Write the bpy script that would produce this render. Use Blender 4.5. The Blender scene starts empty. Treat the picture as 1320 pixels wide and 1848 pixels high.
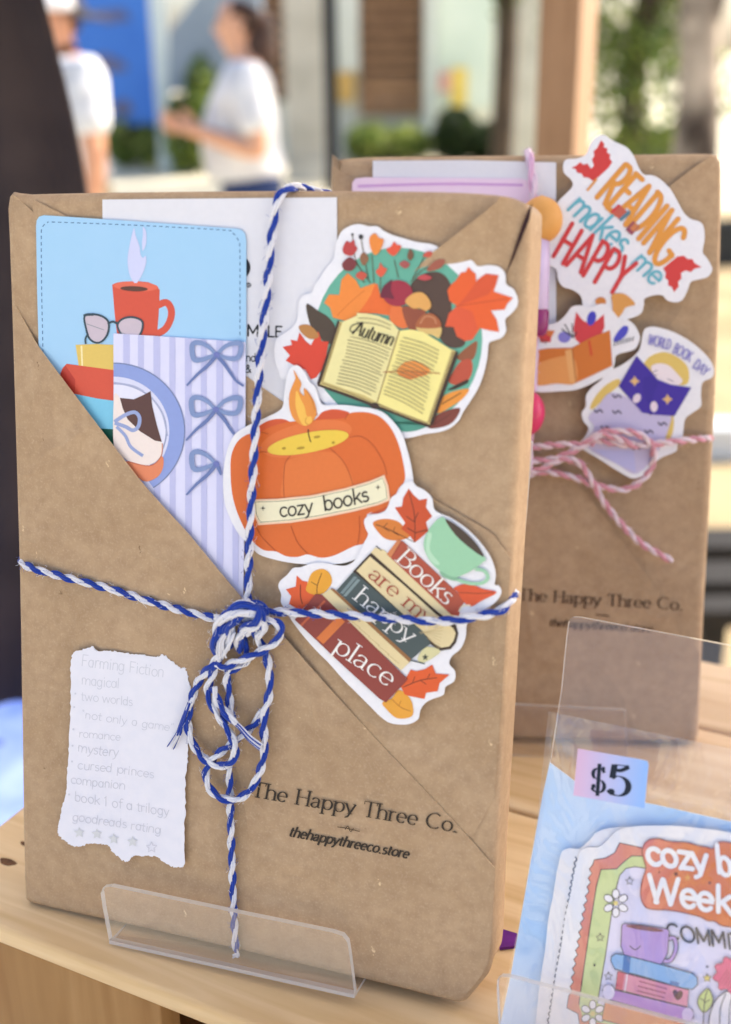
import bpy, bmesh, math, random
import numpy as np
from mathutils import Vector, Matrix
R = math.radians
rng = random.Random(7)
S = bpy.context.scene
COL = S.collection

# ------------------------------------------------------------------ camera, sky, sun, exposure
PW, PH, FP = 1320.0, 1848.0, 2100.0          # photograph size and focal length in its pixels
PITCH, ROLL = 0.3794901, -0.0111917
CF = np.array([0, math.cos(PITCH), -math.sin(PITCH)])
_cr = np.array([1.0, 0, 0]); _cu = np.array([0, math.sin(PITCH), math.cos(PITCH)])
CR = _cr * math.cos(ROLL) + _cu * math.sin(ROLL)
CU = -_cr * math.sin(ROLL) + _cu * math.cos(ROLL)
cam_d = bpy.data.cameras.new('camera'); cam = bpy.data.objects.new('camera', cam_d); COL.objects.link(cam)
cam.matrix_world = Matrix([list(map(float, r)) + [0.0] for r in np.stack([CR, CU, -CF], 1)] + [[0, 0, 0, 1]])
cam_d.sensor_fit = 'VERTICAL'; cam_d.sensor_height = 36.0; cam_d.lens = FP / PH * 36.0
cam_d.clip_start = 0.01; cam_d.clip_end = 300
cam_d.dof.use_dof = True; cam_d.dof.focus_distance = 0.345; cam_d.dof.aperture_fstop = 7.7
cam_d.dof.aperture_blades = 0
S.camera = cam
SUN_EL, SUN_AZ = R(36), R(66)                # azimuth clockwise from +Y (the way the camera looks)
wd = bpy.data.worlds.new('World'); S.world = wd; wd.use_nodes = True
nt = wd.node_tree; sky = nt.nodes.new('ShaderNodeTexSky'); sky.sky_type = 'NISHITA'; sky.sun_disc = False
sky.sun_elevation = SUN_EL; sky.sun_rotation = SUN_AZ; sky.dust_density = 3.0; sky.air_density = 0.8
bg = nt.nodes['Background']; bg.inputs['Strength'].default_value = 0.15
nt.links.new(sky.outputs[0], bg.inputs[0])
sd = bpy.data.lights.new('sun', 'SUN'); sd.energy = 4.0; sd.angle = R(0.5); sd.color = (1.0, 0.93, 0.82)
so = bpy.data.objects.new('sun', sd); COL.objects.link(so)
_sv = Vector((math.sin(SUN_AZ) * math.cos(SUN_EL), math.cos(SUN_AZ) * math.cos(SUN_EL), math.sin(SUN_EL)))
so.rotation_euler = _sv.to_track_quat('Z', 'Y').to_euler()
S.view_settings.view_transform = 'Standard'; S.view_settings.look = 'None'
S.view_settings.exposure = 1.38; S.view_settings.gamma = 1.0
S.render.engine = 'CYCLES'
S.cycles.max_bounces = 10; S.cycles.transparent_max_bounces = 24; S.cycles.use_denoising = True

# ------------------------------------------------------------------ rays and frames
def ray(x, y):
    return CR * ((x - PW / 2) / FP) - CU * ((y - PH / 2) / FP) + CF
def on_z(x, y, z):
    d = ray(x, y); return d * (z / d[2])
def on_y(x, y, Y):
    d = ray(x, y); return d * (Y / d[1])
class Frame:
    """a real plane (book face, card, panel): origin, right, up, normal towards the viewer"""
    def __init__(s, o, u, v):
        s.o = np.array(o, float); s.u = np.array(u, float); s.v = np.array(v, float); s.n = np.cross(s.u, s.v)
    def at(s, x, y, h=0.0):
        d = ray(x, y); t = ((s.o + s.n * h) @ s.n) / (d @ s.n); p = d * t - s.o
        return (float(p @ s.u), float(p @ s.v))
    def matrix(s):
        m = np.stack([s.u, s.v, s.n, s.o], 1)
        return Matrix([list(map(float, r)) for r in m] + [[0, 0, 0, 1]])
def tilt_frame(o, yaw, lean, tw=0.0):
    u = np.array([math.cos(yaw), math.sin(yaw), 0]); b = np.array([-math.sin(yaw), math.cos(yaw), 0])
    v = np.array([0, 0, math.cos(lean)]) + b * math.sin(lean)
    return Frame(o, u * math.cos(tw) + v * math.sin(tw), -u * math.sin(tw) + v * math.cos(tw))

# ------------------------------------------------------------------ materials
MATS = {}
def lin(c):
    return tuple(((x / 255) / 12.92 if x / 255 <= 0.04045 else (((x / 255) + 0.055) / 1.055) ** 2.4) for x in c) + (1.0,)
def base(name, rgba, rough=0.6, spec=0.4):
    m = bpy.data.materials.new(name); m.use_nodes = True
    b = m.node_tree.nodes['Principled BSDF']
    b.inputs['Base Color'].default_value = rgba; b.inputs['Roughness'].default_value = rough
    b.inputs['Specular IOR Level'].default_value = spec
    return m, m.node_tree, b
def node(t, kind, **kw):
    n = t.nodes.new(kind)
    for k, v in kw.items():
        if k in n.inputs: n.inputs[k].default_value = v
        else: setattr(n, k, v)
    return n
def ramp(t, src, stops):
    r = t.nodes.new('ShaderNodeValToRGB'); cr = r.color_ramp
    while len(cr.elements) < len(stops): cr.elements.new(0.5)
    for e, (p, c) in zip(cr.elements, stops): e.position = p; e.color = c
    t.links.new(src, r.inputs[0]); return r.outputs[0]
def mixc(t, fac, a, b, mode='MIX'):
    n = t.nodes.new('ShaderNodeMix'); n.data_type = 'RGBA'; n.blend_type = mode
    for s, k in ((fac, 0), (a, 6), (b, 7)):
        if hasattr(s, 'is_linked'): t.links.new(s, n.inputs[k])
        else: n.inputs[k].default_value = s
    return n.outputs[2]
def ink(c, rough=0.42):
    """printed colour (sRGB as the ink looks in white light), semi-gloss"""
    k = ('ink', c, rough)
    if k not in MATS:
        m, t, b = base('ink_%02x%02x%02x' % c, lin(c), rough, 0.3)
        co = node(t, 'ShaderNodeTexCoord'); n = node(t, 'ShaderNodeTexNoise', Scale=900.0, Detail=3.0)
        t.links.new(co.outputs['Object'], n.inputs['Vector'])
        l = lin(c); d = tuple(x * 0.93 for x in l[:3]) + (1,)
        t.links.new(mixc(t, n.outputs[0], d, l), b.inputs['Base Color'])
        MATS[k] = m
    return MATS[k]
def kraft():
    if 'kraft' in MATS: return MATS['kraft']
    m, t, b = base('kraft_paper', lin((176, 142, 104)), 0.72, 0.25)
    co = node(t, 'ShaderNodeTexCoord').outputs['Object']
    def nz(scale, det, rough=0.55):
        n = node(t, 'ShaderNodeTexNoise', Scale=scale, Detail=det, Roughness=rough); t.links.new(co, n.inputs['Vector']); return n.outputs[0]
    big, mid, fine = nz(38, 3), nz(260, 4), nz(1500, 3)
    c = ramp(t, big, [(0.3, lin((168, 139, 108))), (0.7, lin((184, 155, 124)))])
    c = mixc(t, ramp(t, mid, [(0.38, (0, 0, 0, 1)), (0.72, (0.55, 0.55, 0.55, 1))]), c, lin((152, 122, 95)))
    c = mixc(t, ramp(t, fine, [(0.52, (0, 0, 0, 1)), (0.75, (0.45, 0.45, 0.45, 1))]), c, lin((200, 175, 147)))
    vm = node(t, 'ShaderNodeMapping', Scale=(1.0, .55, 1.0), Rotation=(0, 0, .8)); t.links.new(co, vm.inputs['Vector']); vd = node(t, 'ShaderNodeTexNoise', Scale=900.0, Detail=2.0); t.links.new(co, vd.inputs['Vector'])
    vv = node(t, 'ShaderNodeMix', data_type='RGBA', blend_type='LINEAR_LIGHT'); vv.inputs[0].default_value = .0016; t.links.new(vm.outputs[0], vv.inputs[6]); t.links.new(vd.outputs[1], vv.inputs[7])
    vo = node(t, 'ShaderNodeTexVoronoi', Scale=230.0, Randomness=1.0); t.links.new(vv.outputs[2], vo.inputs['Vector'])
    spk = ramp(t, vo.outputs['Distance'], [(0.0, (1, 1, 1, 1)), (0.085, (1, 1, 1, 1)), (0.13, (0, 0, 0, 1))])
    hs = node(t, 'ShaderNodeSeparateColor'); t.links.new(vo.outputs['Color'], hs.inputs[0])
    dark = ramp(t, hs.outputs[0], [(0.93, (0, 0, 0, 1)), (0.94, (.6, .6, .6, 1))]); lite = ramp(t, hs.outputs[1], [(0.84, (0, 0, 0, 1)), (0.85, (.8, .8, .8, 1))])
    c = mixc(t, mixc(t, 1.0, spk, dark, 'MULTIPLY'), c, lin((92, 66, 44)))
    c = mixc(t, mixc(t, 1.0, spk, lite, 'MULTIPLY'), c, lin((222, 194, 156)))
    # stretched fibres
    mp = node(t, 'ShaderNodeMapping', Scale=(900.0, 140.0, 300.0), Rotation=(0, 0, 0.6)); t.links.new(co, mp.inputs['Vector'])
    fb = node(t, 'ShaderNodeTexNoise', Scale=1.0, Detail=2.0); t.links.new(mp.outputs[0], fb.inputs['Vector'])
    c = mixc(t, ramp(t, fb.outputs[0], [(0.62, (0, 0, 0, 1)), (0.74, (0.2, 0.2, 0.2, 1))]), c, lin((150, 121, 90)))
    t.links.new(c, b.inputs['Base Color'])
    wav = nz(24, 2)
    wr = ramp(t, nz(17, 1.5), [(0.44, (0, 0, 0, 1)), (0.5, (1, 1, 1, 1)), (0.535, (0, 0, 0, 1))])
    b1 = node(t, 'ShaderNodeBump', Strength=0.45, Distance=0.0026); t.links.new(wav, b1.inputs['Height'])
    b0 = node(t, 'ShaderNodeBump', Strength=0.4, Distance=0.0009); t.links.new(wr, b0.inputs['Height']); t.links.new(b1.outputs[0], b0.inputs['Normal'])
    b2 = node(t, 'ShaderNodeBump', Strength=0.3, Distance=0.00025); t.links.new(mid, b2.inputs['Height']); t.links.new(b0.outputs[0], b2.inputs['Normal'])
    b3 = node(t, 'ShaderNodeBump', Strength=0.25, Distance=0.00008); t.links.new(fine, b3.inputs['Height']); t.links.new(b2.outputs[0], b3.inputs['Normal'])
    t.links.new(b3.outputs[0], b.inputs['Normal'])
    MATS['kraft'] = m; return m
def noisy(name, c1, c2, scale, rough=0.7, bump=0.0, stretch=(1, 1, 1), detail=4.0, dist=0.01):
    k = ('noisy', name)
    if k in MATS: return MATS[k]
    m, t, b = base(name, lin(c1), rough, 0.3)
    co = node(t, 'ShaderNodeTexCoord').outputs['Object']
    mp = node(t, 'ShaderNodeMapping', Scale=stretch); t.links.new(co, mp.inputs['Vector'])
    n = node(t, 'ShaderNodeTexNoise', Scale=scale, Detail=detail); t.links.new(mp.outputs[0], n.inputs['Vector'])
    t.links.new(ramp(t, n.outputs[0], [(0.35, lin(c1)), (0.65, lin(c2))]), b.inputs['Base Color'])
    if bump:
        bp = node(t, 'ShaderNodeBump', Strength=bump, Distance=dist); t.links.new(n.outputs[0], bp.inputs['Height']); t.links.new(bp.outputs[0], b.inputs['Normal'])
    MATS[k] = m; return m
def wood(name, c1, c2, c3, along=(1, 0, 0)):
    k = ('wood', name)
    if k in MATS: return MATS[k]
    m, t, b = base(name, lin(c1), 0.48, 0.35)
    co = node(t, 'ShaderNodeTexCoord').outputs['Object']
    sc = tuple(7.0 if a else 90.0 for a in along)
    mp = node(t, 'ShaderNodeMapping', Scale=sc); t.links.new(co, mp.inputs['Vector'])
    n = node(t, 'ShaderNodeTexNoise', Scale=1.0, Detail=5.0, Distortion=0.8); t.links.new(mp.outputs[0], n.inputs['Vector'])
    n2 = node(t, 'ShaderNodeTexNoise', Scale=9.0, Detail=2.0); t.links.new(co, n2.inputs['Vector'])
    c = ramp(t, n.outputs[0], [(0.3, lin(c2)), (0.55, lin(c1)), (0.75, lin(c3))])
    c = mixc(t, ramp(t, n2.outputs[0], [(0.4, (0, 0, 0, 1)), (0.7, (.35, .35, .35, 1))]), c, lin(c2))
    t.links.new(c, b.inputs['Base Color'])
    bp = node(t, 'ShaderNodeBump', Strength=0.3, Distance=0.0006); t.links.new(n.outputs[0], bp.inputs['Height']); t.links.new(bp.outputs[0], b.inputs['Normal'])
    MATS[k] = m; return m
def clear(name, tint=(0.97, 0.96, 0.97), gloss=0.10, milky=0.0, wrinkle=0.0, rough=0.06):
    """thin clear plastic: see-through, with a sheen that grows at grazing angles and a faint milky body"""
    k = ('clear', name)
    if k in MATS: return MATS[k]
    m = bpy.data.materials.new(name); m.use_nodes = True; t = m.node_tree; t.nodes.clear()
    out = node(t, 'ShaderNodeOutputMaterial'); tr = node(t, 'ShaderNodeBsdfTransparent', Color=tint + (1,))
    gl = node(t, 'ShaderNodeBsdfGlossy', Roughness=rough); fr = node(t, 'ShaderNodeLayerWeight', Blend=0.5); pw = node(t, 'ShaderNodeMath', operation='POWER'); pw.inputs[1].default_value = 4.0; t.links.new(fr.outputs['Facing'], pw.inputs[0]); sc = node(t, 'ShaderNodeMath', operation='MULTIPLY_ADD'); sc.inputs[1].default_value = .9; sc.inputs[2].default_value = .032; t.links.new(pw.outputs[0], sc.inputs[0])
    df = node(t, 'ShaderNodeBsdfDiffuse', Color=(0.9, 0.88, 0.87, 1)); tl = node(t, 'ShaderNodeBsdfTranslucent', Color=(0.9, 0.88, 0.87, 1))
    ad = node(t, 'ShaderNodeMixShader', Fac=0.5); t.links.new(df.outputs[0], ad.inputs[1]); t.links.new(tl.outputs[0], ad.inputs[2])
    m0 = node(t, 'ShaderNodeMixShader', Fac=milky); t.links.new(tr.outputs[0], m0.inputs[1]); t.links.new(ad.outputs[0], m0.inputs[2])
    mu = node(t, 'ShaderNodeMath', operation='MULTIPLY_ADD'); mu.inputs[1].default_value = 0.8; mu.inputs[2].default_value = gloss
    t.links.new(sc.outputs[0], mu.inputs[0])
    m1 = node(t, 'ShaderNodeMixShader'); t.links.new(mu.outputs[0], m1.inputs[0]); t.links.new(m0.outputs[0], m1.inputs[1]); t.links.new(gl.outputs[0], m1.inputs[2])
    if wrinkle:
        co = node(t, 'ShaderNodeTexCoord').outputs['Object']
        mp = node(t, 'ShaderNodeMapping', Scale=(1.0, 0.35, 1.0), Rotation=(0, 0, 0.5)); t.links.new(co, mp.inputs['Vector'])
        n = node(t, 'ShaderNodeTexNoise', Scale=70.0, Detail=3.0, Distortion=1.5); t.links.new(mp.outputs[0], n.inputs['Vector'])
        bp = node(t, 'ShaderNodeBump', Strength=wrinkle, Distance=0.004); t.links.new(n.outputs[0], bp.inputs['Height'])
        t.links.new(bp.outputs[0], gl.inputs['Normal'])
    t.links.new(m1.outputs[0], out.inputs[0])
    MATS[k] = m; return m
def yarn(c):
    k = ('yarn', c)
    if k in MATS: return MATS[k]
    m, t, b = base('cotton_yarn', lin(c), 0.9, 0.15)
    b.inputs['Sheen Weight'].default_value = 0.25
    co = node(t, 'ShaderNodeTexCoord').outputs['Object']
    n = node(t, 'ShaderNodeTexNoise', Scale=2600.0, Detail=2.0); t.links.new(co, n.inputs['Vector'])
    l = lin(c); t.links.new(mixc(t, n.outputs[0], tuple(x * .72 for x in l[:3]) + (1,), l), b.inputs['Base Color'])
    bp = node(t, 'ShaderNodeBump', Strength=0.5, Distance=0.0002); t.links.new(n.outputs[0], bp.inputs['Height']); t.links.new(bp.outputs[0], b.inputs['Normal'])
    MATS[k] = m; return m
def leafmat(name, a, b_):
    k = ('leaf', name)
    if k in MATS: return MATS[k]
    m, t, b = base(name, lin(a), .55, .3)
    co = node(t, 'ShaderNodeTexCoord').outputs['Object']; n = node(t, 'ShaderNodeTexNoise', Scale=3.0, Detail=3.0); t.links.new(co, n.inputs['Vector'])
    c = ramp(t, n.outputs[0], [(.35, lin(a)), (.65, lin(b_))]); t.links.new(c, b.inputs['Base Color'])
    tl = node(t, 'ShaderNodeBsdfTranslucent'); t.links.new(c, tl.inputs[0]); mx = node(t, 'ShaderNodeMixShader', Fac=.3)
    t.links.new(b.outputs[0], mx.inputs[1]); t.links.new(tl.outputs[0], mx.inputs[2]); t.links.new(mx.outputs[0], t.nodes['Material Output'].inputs[0])
    MATS[k] = m; return m

# ------------------------------------------------------------------ objects
def tag(o, label, cat, group=None):
    o['label'] = label; o['category'] = cat
    if group: o['group'] = group
    return o
def thing(name, label, cat, frame=None, loc=(0, 0, 0), rz=0.0, group=None):
    o = bpy.data.objects.new(name, None); COL.objects.link(o); o.empty_display_size = 0.02
    if frame is not None: o.matrix_world = frame.matrix()
    else: o.location = loc; o.rotation_euler = (0, 0, rz)
    return tag(o, label, cat, group)
class MB:
    def __init__(s): s.v = []; s.f = []; s.m = []; s.mats = []; s.smooth = []
    def slot(s, mat):
        if mat not in s.mats: s.mats.append(mat)
        return s.mats.index(mat)
    def add(s, vs, fs, mat, smooth=False):
        k = len(s.v); i = s.slot(mat); s.v.extend([tuple(map(float, p)) for p in vs])
        for f in fs: s.f.append([a + k for a in f]); s.m.append(i); s.smooth.append(smooth)
    def box(s, lo, hi, mat, axes=None):
        x0, y0, z0 = lo; x1, y1, z1 = hi
        vs = [(x0, y0, z0), (x1, y0, z0), (x1, y1, z0), (x0, y1, z0), (x0, y0, z1), (x1, y0, z1), (x1, y1, z1), (x0, y1, z1)]
        s.add(vs, [(3, 2, 1, 0), (4, 5, 6, 7), (0, 1, 5, 4), (1, 2, 6, 5), (2, 3, 7, 6), (3, 0, 4, 7)], mat)
    def tube(s, path, radii, mat, n=10, caps=True):
        path = np.array(path, float); radii = np.broadcast_to(np.array(radii, float), (len(path),))
        T = np.gradient(path, axis=0); T /= np.linalg.norm(T, axis=1)[:, None] + 1e-12
        a = np.array([0.31, 0.2, 0.93]); N = a - T[0] * (a @ T[0]); N /= np.linalg.norm(N)
        vs = []
        for i in range(len(path)):
            N = N - T[i] * (N @ T[i]); N /= np.linalg.norm(N) + 1e-12; B = np.cross(T[i], N)
            for k in range(n):
                w = 2 * math.pi * k / n; vs.append(path[i] + radii[i] * (N * math.cos(w) + B * math.sin(w)))
        fs = [(i * n + k, i * n + (k + 1) % n, (i + 1) * n + (k + 1) % n, (i + 1) * n + k) for i in range(len(path) - 1) for k in range(n)]
        if caps: fs += [tuple(range(n - 1, -1, -1)), tuple(range((len(path) - 1) * n, len(path) * n))]
        s.add(vs, fs, mat, True)
    def build(s, name, parent=None, kind=None):
        me = bpy.data.meshes.new(name); me.from_pydata(s.v, [], s.f)
        for m in s.mats: me.materials.append(m)
        me.polygons.foreach_set('material_index', s.m); me.polygons.foreach_set('use_smooth', s.smooth); me.update()
        o = bpy.data.objects.new(name, me); COL.objects.link(o)
        if parent is not None: o.parent = parent
        if kind: o['kind'] = kind
        return o
def catmull(pts, closed=True, n=5):
    P = np.array(pts, float); m = len(P); out = []
    rngi = range(m) if closed else range(m - 1)
    for i in rngi:
        if closed: p0, p1, p2, p3 = P[i - 1], P[i], P[(i + 1) % m], P[(i + 2) % m]
        else: p0, p1, p2, p3 = P[max(i - 1, 0)], P[i], P[i + 1], P[min(i + 2, m - 1)]
        for k in range(n):
            t = k / n
            out.append(0.5 * (2 * p1 + (p2 - p0) * t + (2 * p0 - 5 * p1 + 4 * p2 - p3) * t * t + (3 * p1 - p0 - 3 * p2 + p3) * t ** 3))
    if not closed: out.append(P[-1])
    return np.array(out)
def ccw(p):
    p = np.array(p, float); x, y = p[:, 0], p[:, 1]
    return p if (x * np.roll(y, -1) - y * np.roll(x, -1)).sum() > 0 else p[::-1]

# magnified crops of the photograph that outlines were measured in: x0, y0, magnification
ZOOMS = {'A': (0, 0, 1.0), 'Z3': (0, 330, 2.5385), 'Z4': (480, 380, 2.64), 'Z5': (40, 560, 3.0), 'Z6': (380, 640, 3.3), 'Z7': (480, 860, 2.8696),
         'Z8': (60, 1130, 3.3), 'K1': (280, 1040, 4.2), 'K2': (400, 1380, 2.8696), 'R3': (920, 230, 3.3), 'R4': (920, 560, 3.3),
         'R5': (880, 1040, 3.0), 'R6': (880, 1440, 3.0), 'L7': (0, 1440, 2.8696), 'L8': (440, 1540, 2.64), 'T1': (560, 260, 2.75), 'T2': (760, 330, 5.5)}
def src(z, p):
    x0, y0, k = ZOOMS[z]; p = np.array(p, float).reshape(-1, 2)
    return p / k + np.array([x0, y0])

class Print:
    """ink layers printed on one flat face; every layer lies a hair above the one before"""
    def __init__(s, frame, zoom, h): s.F = frame; s.z = zoom; s.h = h; s.mb = MB(); s.step = 1.0e-5; s.k = 0
    def to(s, pts, h):
        return [s.F.at(x, y, h) for x, y in src(s.z, pts)]
    def poly(s, c, pts, sm=True, rough=0.42, n=4, mat=None):
        s.h += s.step; p = catmull(pts, True, n) if sm else np.array(pts, float)
        q = ccw(s.to(p, s.h)); s.mb.add([(a, b, s.h) for a, b in q], [tuple(range(len(q)))], mat or ink(c, rough)); return s
    def ell(s, c, x, y, rx, ry, rot=0, a0=0, a1=360):
        w = np.radians(np.linspace(a0, a1, 40, endpoint=(a1 - a0) < 360)); r = R(rot)
        ex, ey = rx * np.cos(w), ry * np.sin(w)
        return s.poly(c, np.stack([x + ex * math.cos(r) - ey * math.sin(r), y + ex * math.sin(r) + ey * math.cos(r)], 1), False)
    def line(s, c, pts, w, sm=True, closed=False, wf=None, keep=False):
        """stroke of width w (in crop pixels)"""
        if not keep: s.h += s.step
        p = catmull(pts, closed, 5) if sm and len(pts) > 2 else np.array(pts, float)
        if closed: p = np.vstack([p, p[:1]])
        if len(p) == 2: p = np.array([p[0], (p[0] + p[1]) / 2, p[1]])
        d = np.gradient(p, axis=0); L = np.linalg.norm(d, axis=1); d = d / (L[:, None] + 1e-9); nrm = np.stack([-d[:, 1], d[:, 0]], 1)
        ww = np.full(len(p), float(w)) if wf is None else np.array([wf(i / (len(p) - 1), d[i]) for i in range(len(p))]) * w
        s.k = (s.k + 1) % 5
        hh = s.h + s.k * .8e-6 + np.arange(len(p)) * 5e-8
        A = p + nrm * ww[:, None] / 2; B = p - nrm * ww[:, None] / 2; vs = []
        for i in range(len(p)):
            for q in (A[i], B[i]):
                a, b = s.to([q], hh[i])[0]; vs.append((a, b, hh[i]))
        fs = [(2 * i, 2 * i + 1, 2 * i + 3, 2 * i + 2) for i in range(len(p) - 1)]
        # keep the ink facing the viewer
        v = np.array(vs); n0 = np.cross(v[1] - v[0], v[2] - v[0])[2]
        if n0 < 0: fs = [f[::-1] for f in fs]
        s.mb.add(vs, fs, ink(c)); return s
    def text(s, c, string, p0, p1, up, weight=0.09, style='sans', bow=0.0, slant=0.0, track=0.0):
        s.h += s.step
        draw_text(s, c, string, np.array(p0, float), np.array(p1, float), np.array(up, float), weight, style, bow, slant, track); return s
    def star(s, c, x, y, r, w=None, n=5, rin=0.45, rot=-90):
        p = [(x + (r if i % 2 == 0 else r * rin) * math.cos(R(rot + i * 180 / n)), y + (r if i % 2 == 0 else r * rin) * math.sin(R(rot + i * 180 / n))) for i in range(2 * n)]
        return s.line(c, p, w, False, True) if w else s.poly(c, p, False)
    def build(s, name, parent): return s.mb.build(name, parent)

# ------------------------------------------------------------------ pen-stroke alphabet (cap height 1, x height .64)
def arc(cx, cy, rx, ry, a0, a1, n=14):
    return [(cx + rx * math.cos(R(a0 + (a1 - a0) * i / n)), cy + ry * math.sin(R(a0 + (a1 - a0) * i / n))) for i in range(n + 1)]
G = {
 ' ': (.36, []), '.': (.26, [[(.13, .07), (.13, -.0)]]), "'": (.2, [[(.1, 1), (.08, .8)]]), '"': (.3, [[(.08, 1), (.07, .82)], [(.2, 1), (.19, .82)]]),
 'A': (.8, [[(.04, 0), (.4, 1)], [(.4, 1), (.76, 0)], [(.19, .36), (.61, .36)]]),
 'B': (.66, [[(.12, 0), (.12, 1)], [(.12, 1)] + arc(.3, .77, .25, .23, 90, -90) + [(.12, .54)], [(.12, .54)] + arc(.33, .27, .28, .27, 90, -90) + [(.12, 0)]]),
 'C': (.82, [arc(.45, .5, .38, .5, 50, 312, 24)]),
 'D': (.78, [[(.12, 0), (.12, 1)], [(.12, 1)] + arc(.3, .5, .4, .5, 90, -90, 20) + [(.12, 0)]]),
 'E': (.62, [[(.12, 0), (.12, 1)], [(.12, 1), (.56, 1)], [(.12, .53), (.48, .53)], [(.12, 0), (.58, 0)]]),
 'F': (.6, [[(.12, 0), (.12, 1)], [(.12, 1), (.56, 1)], [(.12, .53), (.46, .53)]]),
 'G': (.84, [arc(.45, .5, .38, .5, 50, 350, 24) + [(.83, .44)], [(.56, .44), (.84, .44)]]),
 'H': (.8, [[(.13, 0), (.13, 1)], [(.67, 0), (.67, 1)], [(.13, .52), (.67, .52)]]),
 'I': (.3, [[(.15, 0), (.15, 1)]]), 'L': (.58, [[(.12, 1), (.12, 0)], [(.12, 0), (.54, 0)]]),
 'K': (.7, [[(.12, 0), (.12, 1)], [(.62, 1), (.14, .44)], [(.28, .6), (.66, 0)]]),
 'M': (.94, [[(.12, 0), (.12, 1)], [(.12, 1), (.47, .25)], [(.47, .25), (.82, 1)], [(.82, 1), (.82, 0)]]),
 'N': (.8, [[(.12, 0), (.12, 1)], [(.12, 1), (.68, 0)], [(.68, 0), (.68, 1)]]),
 'O': (.92, [arc(.46, .5, .4, .5, 90, 450, 28)]),
 'P': (.64, [[(.12, 0), (.12, 1)], [(.12, 1)] + arc(.3, .74, .27, .26, 90, -90) + [(.12, .48)]]),
 'R': (.68, [[(.12, 0), (.12, 1)], [(.12, 1)] + arc(.3, .75, .26, .25, 90, -90) + [(.12, .5)], [(.3, .5), (.64, 0)]]),
 'T': (.7, [[(.35, 0), (.35, 1)], [(.03, 1), (.67, 1)]]), 'Y': (.72, [[(.04, 1), (.36, .48)], [(.68, 1), (.36, .48)], [(.36, .48), (.36, 0)]]),
 'W': (1.0, [[(.04, 1), (.28, 0)], [(.28, 0), (.5, .9)], [(.5, .9), (.72, 0)], [(.72, 0), (.96, 1)]]),
 'a': (.58, [arc(.27, .32, .21, .32, 40, 400, 22), [(.48, .64), (.48, 0)]]),
 'b': (.6, [[(.1, 1), (.1, 0)], arc(.32, .32, .22, .32, 180, 540, 22)]),
 'c': (.52, [arc(.3, .32, .24, .32, 48, 315, 18)]),
 'd': (.6, [arc(.27, .32, .21, .32, 0, 360, 22), [(.48, 1), (.48, 0)]]),
 'e': (.56, [[(.06, .34), (.5, .34)] + arc(.28, .32, .22, .32, 4, 318, 22)]),
 'f': (.36, [arc(.3, .82, .15, .18, 50, 180, 8) + [(.15, 0)], [(.02, .62), (.32, .62)]]),
 'g': (.58, [arc(.27, .32, .21, .32, 0, 360, 22), [(.48, .64), (.48, -.08)] + arc(.27, -.1, .21, .2, 0, -150, 10)]),
 'h': (.6, [[(.1, 1), (.1, 0)], [(.1, .38)] + arc(.3, .42, .2, .22, 160, 0, 10) + [(.5, 0)]]),
 'i': (.24, [[(.12, .64), (.12, 0)], [(.12, .92), (.12, .85)]]), 'j': (.24, [[(.14, .64), (.14, -.12)] + arc(.02, -.12, .12, .16, 0, -80, 6)]),
 'k': (.54, [[(.1, 1), (.1, 0)], [(.48, .64), (.12, .27)], [(.24, .4), (.52, 0)]]), 'l': (.24, [[(.12, 1), (.12, 0)]]),
 'm': (.92, [[(.1, .64), (.1, 0)], [(.1, .38)] + arc(.28, .42, .18, .22, 160, 0, 10) + [(.46, 0)], [(.46, .38)] + arc(.64, .42, .18, .22, 160, 0, 10) + [(.82, 0)]]),
 'n': (.6, [[(.1, .64), (.1, 0)], [(.1, .38)] + arc(.3, .42, .2, .22, 160, 0, 10) + [(.5, 0)]]),
 'o': (.6, [arc(.3, .32, .24, .32, 90, 450, 24)]), 'p': (.6, [[(.1, .64), (.1, -.32)], arc(.32, .32, .22, .32, 180, 540, 22)]),
 'r': (.4, [[(.1, .64), (.1, 0)], [(.1, .36)] + arc(.28, .42, .18, .21, 160, 60, 8)]),
 's': (.46, [arc(.23, .48, .15, .15, 35, 235, 10) + arc(.23, .16, .17, .17, 70, -140, 12)]),
 't': (.38, [[(.16, .88), (.16, .14)] + arc(.28, .13, .12, .13, 180, 290, 6), [(.02, .62), (.34, .62)]]),
 'u': (.6, [[(.1, .64), (.1, .24)] + arc(.3, .22, .2, .22, 180, 340, 10), [(.5, .64), (.5, 0)]]),
 'w': (.78, [[(.04, .64), (.21, 0)], [(.21, 0), (.39, .6)], [(.39, .6), (.57, 0)], [(.57, 0), (.74, .64)]]),
 'y': (.54, [[(.04, .64), (.28, 0)], [(.5, .64), (.2, -.22), (.06, -.3)]]), 'z': (.5, [[(.06, .64), (.44, .64)], [(.44, .64), (.06, 0)], [(.06, 0), (.46, 0)]]),
 '1': (.4, [[(.06, .82), (.22, 1)], [(.22, 1), (.22, 0)]]),
 '5': (.6, [[(.16, .98), (.52, .98)], [(.16, .98), (.13, .54)], [(.13, .54)] + arc(.28, .31, .26, .31, 105, -150, 20)]),
 '$': (.6, [arc(.3, .72, .21, .22, 20, 235, 12) + arc(.3, .26, .23, .25, 62, -160, 14), [(.3, 1.12), (.3, -.12)]]),
 '&': (.76, [[(.7, .0), (.26, .68)] + arc(.34, .8, .14, .18, 200, -20, 10) + [(.4, .58), (.12, .38)] + arc(.3, .22, .24, .23, 150, 340, 12) + [(.66, .42)]]),
}
G['aa'] = (.54, [[(.06, .5), (.16, .62), (.3, .62), (.4, .5), (.4, .08), (.5, .02)], [(.4, .36), (.22, .34), (.08, .24), (.07, .1), (.18, .0), (.3, .04), (.4, .16)]])
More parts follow.
